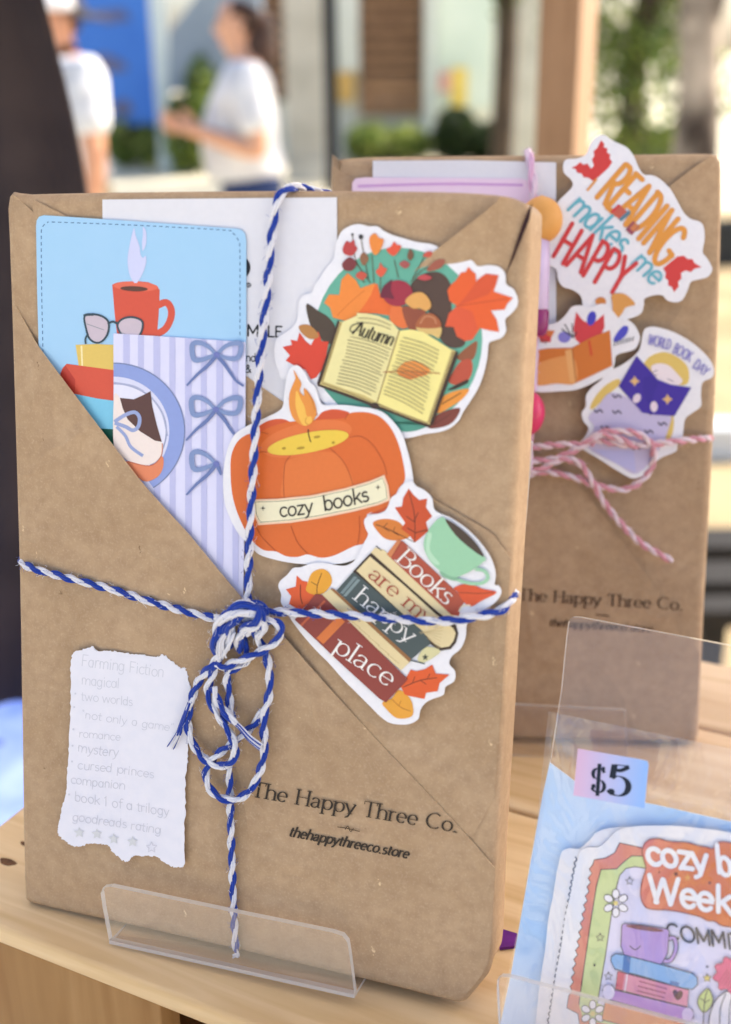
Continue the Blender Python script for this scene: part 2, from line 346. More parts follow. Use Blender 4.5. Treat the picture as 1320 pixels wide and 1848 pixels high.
def draw_text(P, c, string, p0, p1, up, weight, style, bow, slant, track):
    glyphs = []; x = 0.0
    for ch in string:
        g = G['aa'] if (ch == 'a' and style in ('serif', 'bold')) else G.get(ch, G[' '])
        glyphs.append((x, g)); x += g[0] + track
    total = x - track; dx = (p1 - p0) / total; cap = np.linalg.norm(up)
    perp = up
    def place(x, y):
        t = x / total
        return p0 + dx * (x + slant * y) + perp * y + perp * (bow * 4 * t * (1 - t))
    wmax = weight * cap
    def pen(a):
        def f(t, d):
            if style in ('sans', 'hand'): return 1.0
            ud = np.array(dx) / np.linalg.norm(dx); s_ = abs(d @ np.array([-ud[1], ud[0]]))
            return a + (1 - a) * s_ ** 1.5
        return f
    thin = {'serif': 0.34, 'bold': 0.5, 'script': 0.3, 'didone': 0.16}.get(style, 1.0)
    for gx, (adv, strokes) in glyphs:
        for st in strokes:
            jx = jy = 0
            if style == 'hand': jx, jy = rng.uniform(-.03, .03), rng.uniform(-.035, .035)
            pts = [place(gx + q[0] + jx, q[1] + jy) for q in st]
            if len(st) == 2: pts = [pts[0], (np.array(pts[0]) + pts[1]) / 2, pts[1]]
            P.line(c, pts, wmax, len(st) > 3, False, pen(thin), keep=True)
            if style in ('sans', 'hand'):                      # round pen ends
                for q in (pts[0], pts[-1]):
                    P.c = getattr(P, 'c', 0) + 1
                    w = np.radians(np.arange(0, 360, 45)); qq = np.stack([q[0] + wmax / 2 * np.cos(w), q[1] + wmax / 2 * np.sin(w)], 1)
                    hh = P.h + 5e-6 + (P.c * 7 % 40) * 1e-7; z = ccw(P.to(qq, hh)); P.mb.add([(a, b, hh) for a, b in z], [tuple(range(8))], ink(c))
            elif style in ('serif', 'didone', 'bold'):
                for (q, r_) in ((st[0], st[1]), (st[-1], st[-2])):
                    ddx, ddy = q[0] - r_[0], q[1] - r_[1]
                    if abs(ddy) > 1.2 * abs(ddx) and any(abs(q[1] - yy) < .02 for yy in (0, .64, 1, -.32)):
                        w = .13 if style != 'bold' else .09
                        lo = -w if not (q[1] > .6 and len(st) == 2 and q[1] < .7) else -w * 1.1
                        hi = w if q[1] < .02 or q[1] > .99 else w * .3
                        P.line(c, [place(gx + q[0] + lo, q[1]), place(gx + q[0] + hi, q[1])], wmax * (.36 if style != 'bold' else .5), False, keep=True)
                    elif abs(ddx) >= abs(ddy) and len(st) == 2 and st[0][1] == st[1][1] and q[1] in (0, 1) :
                        sgn = -1 if q[1] == 1 else 1             # beak on an arm's end
                        P.line(c, [place(gx + q[0], q[1]), place(gx + q[0], q[1] + .2 * sgn)], wmax * .4, False, keep=True)

def slab(name, parent, F, zoom, pts, h, th, mat, sm=True, n=5, edge=None):
    """thin sheet with real thickness: top face at h, th thick"""
    p = catmull(pts, True, n) if sm else np.array(pts, float)
    q = ccw([F.at(x, y, h) for x, y in src(zoom, p)]); m = len(q); mb = MB()
    mb.add([(a, b, h) for a, b in q], [tuple(range(m))], mat)
    vs = [(a, b, h) for a, b in q] + [(a, b, h - th) for a, b in q]
    mb.add(vs, [(i + m, (i + 1) % m + m, (i + 1) % m, i) for i in range(m)], edge or mat)
    mb.add([(a, b, h - th) for a, b in q], [tuple(range(m - 1, -1, -1))], mat)
    return mb.build(name, parent)

# ================================================================== SETTING: ground, far side of the square
GZ = -1.42
def struct(o): o['kind'] = 'structure'; return o
mb = MB(); mb.add([(-150, -60, GZ), (150, -60, GZ), (150, 200, GZ), (-150, 200, GZ)], [(0, 1, 2, 3)],
    noisy('sunlit_paving', (206, 196, 168), (222, 212, 184), 1.3, 0.85, 0.2))
struct(mb.build('ground'))
mb = MB(); m_gravel = noisy('sandy_path', (150, 130, 96), (176, 156, 118), 2.2, 0.9, 0.3)
mb.add([(0.5, 1.5, GZ + .004), (9, 1.5, GZ + .004), (9, 11.0, GZ + .004), (1.2, 11.0, GZ + .004)], [(0, 1, 2, 3)], m_gravel)
struct(mb.build('path'))
def px_box(mb, x0, y0, x1, y1, Y, depth, mat, ground=False):
    xm, ym = (x0 + x1) / 2, (y0 + y1) / 2
    a = on_y(x0, ym, Y)[0]; b = on_y(x1, ym, Y)[0]; t = on_y(xm, y0, Y)[2]; lo = GZ if ground else on_y(xm, y1, Y)[2]
    mb.box((a, Y, lo), (b, Y + depth, t), mat)
def leaf_cloud(mb, blobs, n, size, mats, seed):
    r = np.random.default_rng(seed)
    w = np.array([b[3] * b[4] * b[5] for b in blobs]); w /= w.sum()
    for b, k in zip(blobs, (w * n).astype(int)):
        d = r.normal(size=(k, 3)); d /= np.linalg.norm(d, axis=1)[:, None]
        rad = r.uniform(.35, 1.08, k) ** .6
        P = np.array(b[:3]) + d * rad[:, None] * np.array(b[3:6])
        for p in P:
            s_ = size * r.uniform(.6, 1.4); a = r.normal(size=3); a /= np.linalg.norm(a); c_ = np.cross(a, r.normal(size=3)); c_ /= np.linalg.norm(c_) + 1e-9
            mb.add([p - a * s_, p + c_ * s_ * .45, p + a * s_, p - c_ * s_ * .45], [(0, 1, 2, 3)], mats[int(r.integers(len(mats)))])
LEAF_D = [leafmat('deep_leaf', (38, 54, 26), (56, 74, 34)), leafmat('olive_leaf', (78, 92, 42), (100, 112, 54))]
LEAF_L = [leafmat('fresh_leaf', (126, 146, 66), (156, 168, 84)), leafmat('mid_leaf', (84, 110, 48), (104, 128, 60)), leafmat('yellow_leaf', (150, 158, 84), (170, 172, 100))]
def bush(x0, x1, y0, Y, n, label, mats, size=.06, base=None, seed=1, group=None):
    a = on_y(x0, y0, Y)[0]; b = on_y(x1, y0, Y)[0]; t = on_y((x0 + x1) / 2, y0, Y)[2]; lo = GZ if base is None else base
    root = thing('bush', label, 'bush', loc=(0, 0, 0), group=group); fo = MB(); k = max(2, int((b - a) / .45)); blobs = []
    for i in range(k):
        cx = a + (b - a) * (i + .5) / k; h = (t - lo) * (0.9 + .2 * math.sin(i * 2.3 + seed))
        blobs.append((cx, Y, lo + h * .52, (b - a) / k * .75, .45, h * .5))
    leaf_cloud(fo, blobs, n, size, mats, seed); fo.build('foliage', root)
    for i in range(k):
        cx = a + (b - a) * (i + .5) / k; st = MB()
        st.tube([(cx, Y, lo), (cx + .04, Y, lo + (t - lo) * .4), (cx - .06, Y + .05, lo + (t - lo) * .7)], [.03, .022, .01], noisy('bark', (92, 74, 60), (120, 100, 82), 14, .9, .5), 7); st.build('stem', root)
    return root

# the building across the way
bld = thing('shopfront_building', 'pale low shopfront building with brown louvres across the paving', 'building', loc=(0, 0, 0))
m_wall = noisy('pale_render', (214, 214, 200), (226, 226, 214), 2.0, .85, .1); m_frame = noisy('pale_frame', (206, 214, 206), (216, 222, 214), 3, .5)
mb = MB(); xa, xb = on_y(455, 100, 17)[0], on_y(935, 100, 17)[0]
mb.box((xa, 17.2, GZ), (xb, 19.5, 3.4), m_wall); mb.build('wall', bld)
mb = MB(); mb.box((xa - .3, 16.7, 3.4), (xb + .3, 19.8, 3.65), noisy('roof_edge', (120, 116, 108), (140, 134, 126), 4, .7)); mb.build('roof', bld)
mb = MB(); m_lv = noisy('louvre_timber', (150, 114, 86), (170, 132, 100), 5, .6)
za, zb = on_y(700, 208, 17)[2], 2.9
lx0, lx1 = on_y(650, 100, 17)[0], on_y(764, 100, 17)[0]; zz = za + .42
mb.box((lx0, 17.12, za), (lx1, 17.19, za + .40), m_lv)
while zz < zb:
    mb.box((lx0, 17.05, zz), (lx1, 17.14, zz + .085), m_lv); zz += .17
mb.box((lx0, 17.17, za + .41), (lx1, 17.195, zb), noisy('louvre_gap', (58, 42, 34), (70, 52, 42), 5, .8))
mb.build('louvre_shutter', bld)
mb = MB(); l2, l3 = on_y(462, 100, 17)[0], on_y(517, 100, 17)[0]; zz = za + .30
while zz < zb:
    mb.box((l2, 17.05, zz), (l3, 17.14, zz + .085), m_lv); zz += .17
mb.box((l2, 17.17, za + .2), (l3, 17.195, zb), noisy('louvre_gap', (58, 42, 34), (70, 52, 42), 5, .8)); mb.build('louvre_shutter', bld)
mb = MB(); px_box(mb, 768, -400, 790, 270, 16.9, .28, m_frame); mb.build('window_post', bld)
mb = MB(); px_box(mb, 792, -400, 893, 196, 17.08, .1, noisy('glass_reflection', (206, 222, 208), (222, 234, 222), 1.1, .15)); win = mb.build('shop_window', bld)  # opaque panel, the bright reflection is put into its pale colour
mb = MB(); px_box(mb, 816, 122, 842, 192, 17.0, .06, noisy('yellow_notice', (236, 206, 96), (240, 212, 110), 5, .6)); mb.build('yellow_notice', win)
mb = MB(); px_box(mb, 794, 130, 814, 166, 17.0, .06, noisy('pink_notice', (222, 168, 156), (226, 176, 164), 5, .6)); mb.build('pink_notice', win)
mb = MB(); px_box(mb, 607, -300, 646, 128, 17.06, .12, noisy('side_glass', (212, 216, 206), (226, 228, 220), 1.4, .2)); w2 = mb.build('side_window', bld)
mb = MB(); px_box(mb, 609, 130, 640, 184, 17.02, .1, noisy('ochre_panel', (206, 166, 92), (218, 180, 108), 4, .6)); mb.build('ochre_panel', bld)
def column(x0, x1, Y, mat, label, name='column', top=4.0, cat='column'):
    a, b = on_y(x0, 120, Y)[0], on_y(x1, 120, Y)[0]; root = thing(name, label, cat, loc=((a + b) / 2, Y, GZ)); w = (b - a) / 2
    m_ = MB(); m_.box((-w, -w, 0), (w, w, top - GZ), mat); m_.build('shaft', root)
    m_ = MB(); m_.box((-w * 1.12, -w * 1.12, 0), (w * 1.12, w * 1.12, .22), mat); m_.build('plinth', root)
    return root
m_conc = noisy('weathered_concrete', (176, 170, 156), (200, 194, 180), 2.5, .9, .2)
column(517, 586, 14.0, m_conc, 'broad grey concrete column behind the woman in the white shirt')
column(585, 609, 12.8, noisy('black_steel', (18, 20, 26), (26, 28, 34), 6, .6), 'thin black steel post beside the grey column', 'post', cat='post')
column(279, 305, 15.5, noisy('white_post_paint', (214, 224, 220), (222, 230, 226), 3, .5), 'slim white post at the edge of the blue banner', 'post', cat='post')
column(932, 972, 14.5, noisy('stone_pillar', (188, 186, 172), (206, 204, 190), 3, .85), 'pale stone pillar next to the wooden stall post', 'column')
# blue banner, grey canvas screen
ban = thing('banner', 'tall blue banner with darker printed patches behind the man', 'banner', loc=(0, 0, 0))
mb = MB(); px_box(mb, 60, -700, 277, 226, 15.6, .03, noisy('banner_blue', (62, 118, 206), (78, 136, 220), .9, .5)); bp = mb.build('fabric', ban)
mb = MB(); xz = lambda x, y: on_y(x, y, 15.59)
for pts in ([(150, 105), (190, 96), (225, 112), (232, 126), (190, 132), (160, 124)], [(195, 186), (230, 178), (242, 200), (215, 212)], [(165, 20), (225, 16), (238, 36), (190, 42)]):
    q = [xz(*p) for p in pts]; mb = MB()
    mb.add([(a[0], 15.59, a[2]) for a in q], [tuple(range(len(q) - 1, -1, -1))], noisy('banner_print', (92, 98, 140), (120, 116, 140), 2, .5)); mb.build('printed_patch', ban)
mb = MB(); px_box(mb, 60, 226, 277, 236, 15.6, .05, noisy('black_steel', (18, 20, 26), (26, 28, 34), 6, .5)); mb.tube([(on_y(100, 230, 15.6)[0], 15.62, on_y(100, 232, 15.6)[2]), (on_y(100, 230, 15.6)[0], 15.62, GZ)], .03, noisy('black_steel', (18, 20, 26), (26, 28, 34), 6, .5)); mb.build('stand', ban)
scr = thing('canvas_awning', 'grey blue canvas awning sloping down behind the woman', 'awning', loc=(0, 0, 0))
mb = MB(); q = [on_y(x, y, 15.0) for x, y in ((303, 62), (372, -30), (470, -150), (470, 165), (303, 165))]
mb.add([(a[0], 15.0, a[2]) for a in q] + [(a[0], 15.3, a[2]) for a in q], [(4, 3, 2, 1, 0), (5, 6, 7, 8, 9)] + [(i, (i + 1) % 5, (i + 1) % 5 + 5, i + 5) for i in range(5)], noisy('awning_canvas', (132, 146, 162), (150, 162, 176), 1.5, .8)); mb.build('canvas', scr)
for x in (303, 468):
    mb = MB(); a = on_y(x, 160, 15.1); mb.tube([(a[0], 15.15, a[2]), (a[0], 15.15, GZ)], .035, m_frame); mb.build('leg', scr)
# planting
bush(196, 284, 176, 15.9, 1500, 'sunlit yellow green bush below the blue banner', LEAF_L, .08, None, 3)
bush(300, 380, 118, 14.9, 1300, 'darker green bush behind the hands of the woman', LEAF_L[:2] + LEAF_D[1:], .08, None, 5)
bush(636, 764, 226, 16.4, 1500, 'low bright green hedge under the brown louvres', LEAF_L, .07, None, 7)
bush(796, 905, 196, 16.0, 1800, 'dark clipped hedge under the bright shop window', LEAF_D[:1] + [leafmat('dark_leaf', (30, 44, 24), (42, 58, 30))], .08, None, 9)
m_dapple = noisy('sun_dapple_bark', (70, 60, 52), (196, 180, 160), 3.6, .9, .6); m_dbark = noisy('dark_bark', (62, 52, 42), (84, 70, 56), 9, .9, .6)  # leaning trunk: sunlit patches painted into the bark as pale and dark contrast
def tree(label, trunk, blobs, n, size, mats, bark, seed):
    root = thing('tree', label, 'tree', loc=(0, 0, 0)); t_ = MB()
    for path, rad in trunk: t_.tube(catmull(path, False, 5), np.interp(np.linspace(0, 1, (len(path) - 1) * 5 + 1), np.linspace(0, 1, len(rad)), rad), bark, 10)
    t_.build('trunk', root); c_ = MB(); leaf_cloud(c_, blobs, n, size, mats, seed); c_.build('crown', root); return root
def gp(x, y, Y): a = on_y(x, y, Y); return (float(a[0]), Y, float(a[2]))
a = gp(1262, 110, 6.4); 
tree('big leaning tree, sun dapple painted into its bark, at the right edge of the photo', [([(a[0] - .05, 6.4, GZ), (a[0] + .02, 6.4, -.7), (a[0] + .01, 6.42, -.1), (a[0] - .06, 6.45, .5), (a[0] - .2, 6.5, 1.3), (a[0] - .4, 6.6, 2.2)], [.2, .13, .105, .1, .085, .07]),
      ([(a[0] + .0, 6.42, -.05), (a[0] + .12, 6.4, .5), (a[0] + .45, 6.4, 1.2)], [.07, .065, .045])],
     [(a[0] - .6, 6.6, 2.5, 1.1, .9, .6), (a[0] + .6, 6.5, 2.0, .9, .8, .6)], 2600, .075, LEAF_D + LEAF_L[1:2], m_dapple, 11)
a = gp(1150, 80, 9.5)
tree('dense green tree between the wooden post and the leaning trunk', [([(a[0] - .02, 9.5, GZ), (a[0], 9.5, -.3), (a[0] + .06, 9.5, .7), (a[0] - .05, 9.5, 1.8)], [.12, .1, .08, .05]), ([(a[0], 9.5, .0), (a[0] + .3, 9.5, .7), (a[0] + .5, 9.5, 1.4)], [.06, .05, .03])],
     [(a[0] - .1, 9.7, .2, .6, .5, .55), (a[0] + .15, 9.4, -.35, .6, .45, .5), (a[0] - .2, 9.5, 1.0, .7, .5, .6), (a[0] + .5, 9.6, .9, .6, .5, .5)], 6000, .045, LEAF_D[1:] + LEAF_L[:2], m_dbark, 13)
a = gp(912, 60, 13.6)
tree('slender dark tree between the shop window and the stone pillar', [([(a[0], 13.6, GZ), (a[0] + .02, 13.6, .3), (a[0] - .03, 13.6, 1.6), (a[0], 13.6, 2.8)], [.13, .12, .1, .06])],
     [(a[0], 13.6, .9, .22, .3, .8), (a[0] - .1, 13.6, 2.4, .8, .6, .7)], 2000, .07, LEAF_D, m_dbark, 17)
bush(1090, 1230, 232, 11.5, 1600, 'shaded green bush at the foot of the dense tree', LEAF_D + LEAF_L[1:2], .06, None, 19)
# dark slatted bench right of the books
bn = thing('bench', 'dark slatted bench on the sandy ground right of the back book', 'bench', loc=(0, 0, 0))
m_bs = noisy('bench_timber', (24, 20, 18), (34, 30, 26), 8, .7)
bz = -1.0
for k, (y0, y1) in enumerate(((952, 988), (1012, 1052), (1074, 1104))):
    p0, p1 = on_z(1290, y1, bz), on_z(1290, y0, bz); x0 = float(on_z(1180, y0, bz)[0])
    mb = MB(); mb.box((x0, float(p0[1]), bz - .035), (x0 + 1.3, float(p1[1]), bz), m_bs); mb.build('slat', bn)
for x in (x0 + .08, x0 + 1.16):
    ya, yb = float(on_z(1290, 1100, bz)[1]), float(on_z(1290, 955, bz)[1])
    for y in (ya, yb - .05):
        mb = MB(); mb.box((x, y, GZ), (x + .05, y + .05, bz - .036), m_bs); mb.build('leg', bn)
# things on the ground at the right edge
q0_, q1_ = on_z(1292, 482, GZ), on_z(1345, 482, GZ); hp_ = float(on_y(1310, 402, float(q0_[1]))[2]); xq = float(q0_[0]); wq = float(q1_[0] - q0_[0]); yq = float(q0_[1])
pl_ = thing('planter', 'dark square planter on the ground beyond the back book', 'planter', loc=(xq, yq, GZ)); m_pl = noisy('dark_planter', (40, 44, 46), (54, 58, 60), 6, .6)
mb = MB(); hh_ = hp_ - GZ
for x0_, x1_, y0_, y1_ in ((0, wq, 0, .03), (0, wq, wq - .03, wq), (0, .03, .031, wq - .031), (wq - .03, wq, .031, wq - .031)): mb.box((x0_, y0_, 0), (x1_, y1_, hh_), m_pl)
mb.build('box', pl_); mb = MB(); mb.box((.031, .031, 0), (wq - .031, wq - .031, hh_ - .05), noisy('dark_soil', (46, 36, 28), (62, 50, 38), 30, .9, .5)); mb.build('soil', pl_)
q0_, q1_ = on_z(1268, 832, GZ), on_z(1370, 832, GZ); xq, yq, wq = float(q0_[0]), float(q0_[1]), float(q1_[0] - q0_[0])
bx_ = thing('cooler_box', 'white box with a lid standing on the sandy ground right of the back book', 'box', loc=(xq, yq, GZ)); m_wb = noisy('white_plastic', (206, 210, 212), (216, 220, 222), 6, .4)
mb = MB(); mb.box((0, 0, 0), (wq, .12, .10), m_wb); mb.build('body', bx_); mb = MB(); mb.box((-.006, -.006, .101), (wq + .006, .126, .125), m_wb); mb.build('lid', bx_)
# ================================================================== people
def skinned(name, pts, edges, rad, mat, parent, sub=2):
    me = bpy.data.meshes.new(name); me.from_pydata([tuple(map(float, p)) for p in pts], edges, []); me.materials.append(mat)
    o = bpy.data.objects.new(name, me); COL.objects.link(o); o.parent = parent
    o.modifiers.new('skin', 'SKIN'); sk = me.skin_vertices[0].data
    for i, r_ in enumerate(rad):
        sk[i].radius = (r_, r_) if not isinstance(r_, tuple) else r_; sk[i].use_root = (i == 0)
    o.modifiers['skin'].use_smooth_shade = True
    ss = o.modifiers.new('sub', 'SUBSURF'); ss.levels = sub; ss.render_levels = sub
    return o
def sk_chain(P, E, RR, start, pts, rads):
    i = start
    for p, r_ in zip(pts, rads): P.append(p); RR.append(r_); E.append((i, len(P) - 1)); i = len(P) - 1
    return i
def hand(P, E, RR, wrist, d, side, curl=.35):
    """palm, four unequal fingers and a thumb; d = pointing direction, side = towards the thumb"""
    d = np.array(d, float); d /= np.linalg.norm(d); s_ = np.array(side, float); s_ -= d * (s_ @ d); s_ /= np.linalg.norm(s_); n = np.cross(d, s_)
    w = np.array(P[wrist]); i = sk_chain(P, E, RR, wrist, [w + d * .045], [(.030, .016)])
    for k, (off, L) in enumerate(((.026, .070), (.009, .078), (-.009, .072), (-.026, .056))):
        b = w + d * .088 + s_ * off
        sk_chain(P, E, RR, i, [b, b + (d * .9 - n * curl) * L * .5, b + (d * .9 - n * curl) * L * .5 + (d * .5 - n * (curl + .4)) * L * .5], [.0095, .0088, .0075])
    b = w + d * .035 + s_ * .034
    sk_chain(P, E, RR, i, [b, b + (d * .6 + s_ * .6 - n * .2) * .034, b + (d * .9 + s_ * .4 - n * .4) * .058], [.012, .0105, .009])
def face(root, c, f, skin, hair_dark):
    """eyes, mouth and ears on the head centred at c and looking along f"""
    f = np.array(f, float); s_ = np.array([-f[1], f[0], 0]); z = np.array([0, 0, 1.])
    def blob(name, p, r_, mat, sq=(1, 1, 1)):
        bm = bmesh.new(); bmesh.ops.create_uvsphere(bm, u_segments=12, v_segments=8, radius=1)
        for v in bm.verts: q = p + f * v.co.x * r_ * sq[0] + s_ * v.co.y * r_ * sq[1] + z * v.co.z * r_ * sq[2]; v.co = tuple(q)
        me = bpy.data.meshes.new(name); bm.to_mesh(me); bm.free(); me.materials.append(mat); o = bpy.data.objects.new(name, me); COL.objects.link(o); o.parent = root
    for k in (-1, 1):
        blob('eye', c + f * .072 + s_ * .032 * k + z * .005, .012, noisy('eye_tone', (60, 44, 36), (70, 52, 42), 50, .3), (.6, 1.2, .7))
        blob('eyebrow', c + f * .078 + s_ * .033 * k + z * .028, .016, hair_dark, (.4, 1.3, .3))
        blob('ear', c - f * .005 + s_ * .078 * k - z * .01, .024, skin, (.6, .35, 1.1))
    blob('mouth', c + f * .074 - z * .05, .022, noisy('lip_tone', (176, 96, 88), (186, 106, 96), 50, .5), (.4, 1.1, .35))
m_skin = noisy('skin_tone', (206, 154, 124), (214, 164, 134), 12, .55); m_skin2 = noisy('skin_tone_tan', (198, 142, 110), (206, 152, 120), 12, .55)
m_shirt = noisy('white_cotton', (196, 197, 202), (220, 220, 222), 9, .85, .9, dist=.03)
m_jean = noisy('navy_denim', (34, 50, 88), (46, 62, 100), 30, .85); m_khaki = noisy('beige_trousers', (176, 160, 132), (188, 172, 144), 20, .85)
m_hair = noisy('dark_brown_hair', (50, 34, 28), (74, 50, 40), 40, .5, stretch=(1, 1, .2)); m_shoe = noisy('dark_shoe', (40, 38, 38), (54, 50, 50), 20, .6)
def person(label, loc, rz, head_z, arms, skin, trousers, hair, belly=.0, hat=None):
    """local frame: x forward, y to the left of the person, z up from the ground"""
    k = head_z / 1.50; root = thing('person', label, 'person', loc=loc, rz=rz)
    V = lambda x, y, z: np.array([x, y, z * k])
    P = [V(0, 0, .92)]; RR = [.085]; E = []
    ch = sk_chain(P, E, RR, 0, [V(.0, 0, 1.08), V(-.01, 0, 1.24), V(-.01, 0, 1.33)], [.085, .09, .075])
    nk = sk_chain(P, E, RR, ch, [V(.005, 0, 1.385), V(.02, 0, 1.42), V(.03, 0, 1.452), V(.025, 0, 1.50), V(.018, 0, 1.555), V(.01, 0, 1.595)], [.055, .062, (.066, .074), (.074, .09), (.07, .084), (.046, .054)])
    nose = len(P); P.append(V(.124, 0, 1.488)); RR.append(.011); E.append((nk - 2, nose))
    for s_ in (1, -1):
        h = sk_chain(P, E, RR, 0, [V(0, .09 * s_, .86), V(.01, .1 * s_, .48), V(-.02, .1 * s_, .09)], [.07, .05, .036])
        sk_chain(P, E, RR, h, [V(.06, .11 * s_, .035), V(.15, .12 * s_, .03)], [.036, .03])
        sh, el, wr, hd, th = arms[0 if s_ == 1 else 1]
        w = sk_chain(P, E, RR, ch, [np.array(sh), np.array(el), np.array(wr)], [.055, .043, .027])
        hand(P, E, RR, w, hd, th)
    skinned('body', P, E, RR, skin, root)
    c = P[nk - 2]
    face(root, c, (1, 0, 0), skin, hair)
    # shirt with short sleeves
    P = [V(.02, 0, .93)]; RR = [(.17, .15 + belly * .6)]; E = []
    ch = sk_chain(P, E, RR, 0, [V(.02, 0, .97), V(.02 + belly * .5, 0, 1.06), V(.005 + belly * .6, 0, 1.16), V(-.01, 0, 1.28), V(-.005, 0, 1.385)], [(.17, .15 + belly * .6), (.17, .15 + belly * .8), (.165, .15 + belly * .5), (.16, .135), (.085, .085)])
    for a in arms:
        sh, el = np.array(a[0]), np.array(a[1])
        sk_chain(P, E, RR, ch - 1, [sh, sh + (el - sh) * .4, sh + (el - sh) * .78], [.085, .078, .072])
    skinned('shirt', P, E, RR, m_shirt, root)
    P = [V(0, 0, 1.0)]; RR = [(.15, .14)]; E = []
    hp_ = sk_chain(P, E, RR, 0, [V(0, 0, .92)], [(.16, .15)])
    for s_ in (1, -1): sk_chain(P, E, RR, hp_, [V(0, .09 * s_, .84), V(.01, .1 * s_, .48), V(-.02, .1 * s_, .08)], [.115, .085, .07])
    skinned('trousers', P, E, RR, trousers, root)
    for s_ in (1, -1):
        skinned('shoe', [V(-.05, .1 * s_, .045), V(.06, .11 * s_, .045), V(.16, .12 * s_, .038)], [(0, 1), (1, 2)], [.048, .046, .038], m_shoe, root)
    if hat == 'cap':
        bm = bmesh.new(); bmesh.ops.create_uvsphere(bm, u_segments=24, v_segments=12, radius=1)
        bmesh.ops.delete(bm, geom=[v for v in bm.verts if v.co.z < -.05], context='VERTS')
        for v in bm.verts: v.co = (c[0] + v.co.x * .112 - .004, c[1] + v.co.y * .095, c[2] + .035 + v.co.z * .1)
        me = bpy.data.meshes.new('cap'); bm.to_mesh(me); bm.free(); me.materials.append(noisy('cap_white', (222, 220, 222), (232, 230, 230), 20, .8)); me.materials.append(noisy('cap_dark', (48, 44, 46), (62, 56, 58), 20, .8))
        for p in me.polygons: p.use_smooth = True; p.material_index = 1 if p.center.x < c[0] - .055 else 0
        capo = bpy.data.objects.new('cap', me); COL.objects.link(capo); capo.parent = root; so_ = capo.modifiers.new('solid', 'SOLIDIFY'); so_.thickness = .004
        m_ = MB(); w = np.radians(np.linspace(105, 255, 16))
        o_ = [(c[0] + .10 * math.cos(t), c[1] + .092 * math.sin(t), c[2] + .045) for t in w]; i_ = [(c[0] + .175 * math.cos(t) - .02, c[1] + .105 * math.sin(t), c[2] + .012) for t in w]
        m_.add(o_ + i_ + [(x, y, z - .006) for x, y, z in o_ + i_], [(i, i + 1, i + 17, i + 16) for i in range(15)] + [(i + 32 + 16, i + 32 + 17, i + 33, i + 32) for i in range(15)] + [(i + 16, i + 17, i + 49, i + 48) for i in range(15)], noisy('cap_dark', (48, 44, 46), (62, 56, 58), 20, .8)); m_.build('brim', capo)
        skinned('hair', [c + np.array([-.06, 0, .01]), c + np.array([-.05, .045, -.02]), c + np.array([-.05, -.045, -.02])], [(0, 1), (0, 2)], [.04, .034, .034], hair, root)
    else:
        skinned('hair', [c + np.array([-.03, 0, .06]), c + np.array([.035, 0, .085]), c + np.array([-.07, 0, 0]), c + np.array([-.09, 0, -.10]), c + np.array([-.085, 0, -.19]), c + np.array([-.02, .06, .02]), c + np.array([-.02, -.06, .02])],
                [(0, 1), (0, 2), (2, 3), (3, 4), (0, 5), (0, 6)], [(.09, .085), (.06, .04), (.09, .08), (.085, .07), (.06, .05), (.05, .055), (.05, .055)], hair, root)
    return root
# woman facing left, hands held in front of her
a = on_y(445, 110, 4.8)
person('woman with dark hair in a white t-shirt and jeans, hands held in front', (float(a[0]), 4.8, GZ), R(184), 1.50,
       [((-.0, .19, 1.31), (-.05, .25, 1.05), (.19, .16, 1.13), (1, -.15, .3), (.2, -.6, 1)), ((-.0, -.19, 1.31), (-.05, -.25, 1.05), (.20, -.13, 1.12), (1, .2, .3), (.2, .6, 1))], m_skin, m_jean, m_hair, .05)
a = on_y(118, 110, 4.6)
person('man in a white t-shirt and backward cap in front of the blue banner', (float(a[0]), 4.6, GZ), R(205), 1.52,
       [((-.02, .21, 1.33), (-.02, .27, 1.06), (.02, .27, .82), (.1, 0, -1), (1, 0, 0)), ((-.02, -.21, 1.33), (-.05, -.27, 1.06), (.02, -.27, .82), (.1, 0, -1), (1, 0, 0))], m_skin2, m_khaki, m_hair, .05, 'cap')
# ================================================================== the stall: added shade canopy, posts, shelf
FA = tilt_frame([-0.10927, 0.29925, -0.25098], -0.3371073, R(11.5), 0.02274)      # front book face
FB_TL = np.array([-.01124, .4403, -.03709]); WB, HB = .14, .218
_fb = tilt_frame([0, 0, 0], R(-3.2), R(12.4), R(.19)); FB = Frame(FB_TL - _fb.v * HB, _fb.u, _fb.v)   # back book face
ZT = -0.254                                                                         # top of the shelf boards
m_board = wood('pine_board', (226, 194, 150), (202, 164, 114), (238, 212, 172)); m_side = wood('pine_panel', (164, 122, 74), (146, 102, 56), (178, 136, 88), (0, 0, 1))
m_post = wood('post_timber', (150, 118, 90), (136, 104, 76), (164, 132, 102), (0, 0, 1))
can = thing('shade_canopy', 'added unseen white fabric canopy shading the stall table, on wooden posts', 'canopy', loc=(0, 0, 0))  # roof added out of view to keep the sun off table and books
m_can = bpy.data.materials.new('canopy_fabric'); m_can.use_nodes = True; t = m_can.node_tree; t.nodes.clear()
o_ = node(t, 'ShaderNodeOutputMaterial'); d_ = node(t, 'ShaderNodeBsdfDiffuse', Color=(.78, .78, .8, 1)); l_ = node(t, 'ShaderNodeBsdfTranslucent', Color=(.62, .62, .66, 1)); x_ = node(t, 'ShaderNodeMixShader', Fac=.35)
t.links.new(d_.outputs[0], x_.inputs[1]); t.links.new(l_.outputs[0], x_.inputs[2]); t.links.new(x_.outputs[0], o_.inputs[0])
cx0, cx1, cy0, cy1, cz = -1.7, 2.1, -.3, 1.30, .78
mb = MB(); ap = ((cx0 + cx1) / 2, (cy0 + cy1) / 2, cz + .5); c4 = [(cx0, cy0, cz), (cx1, cy0, cz), (cx1, cy1, cz), (cx0, cy1, cz)]
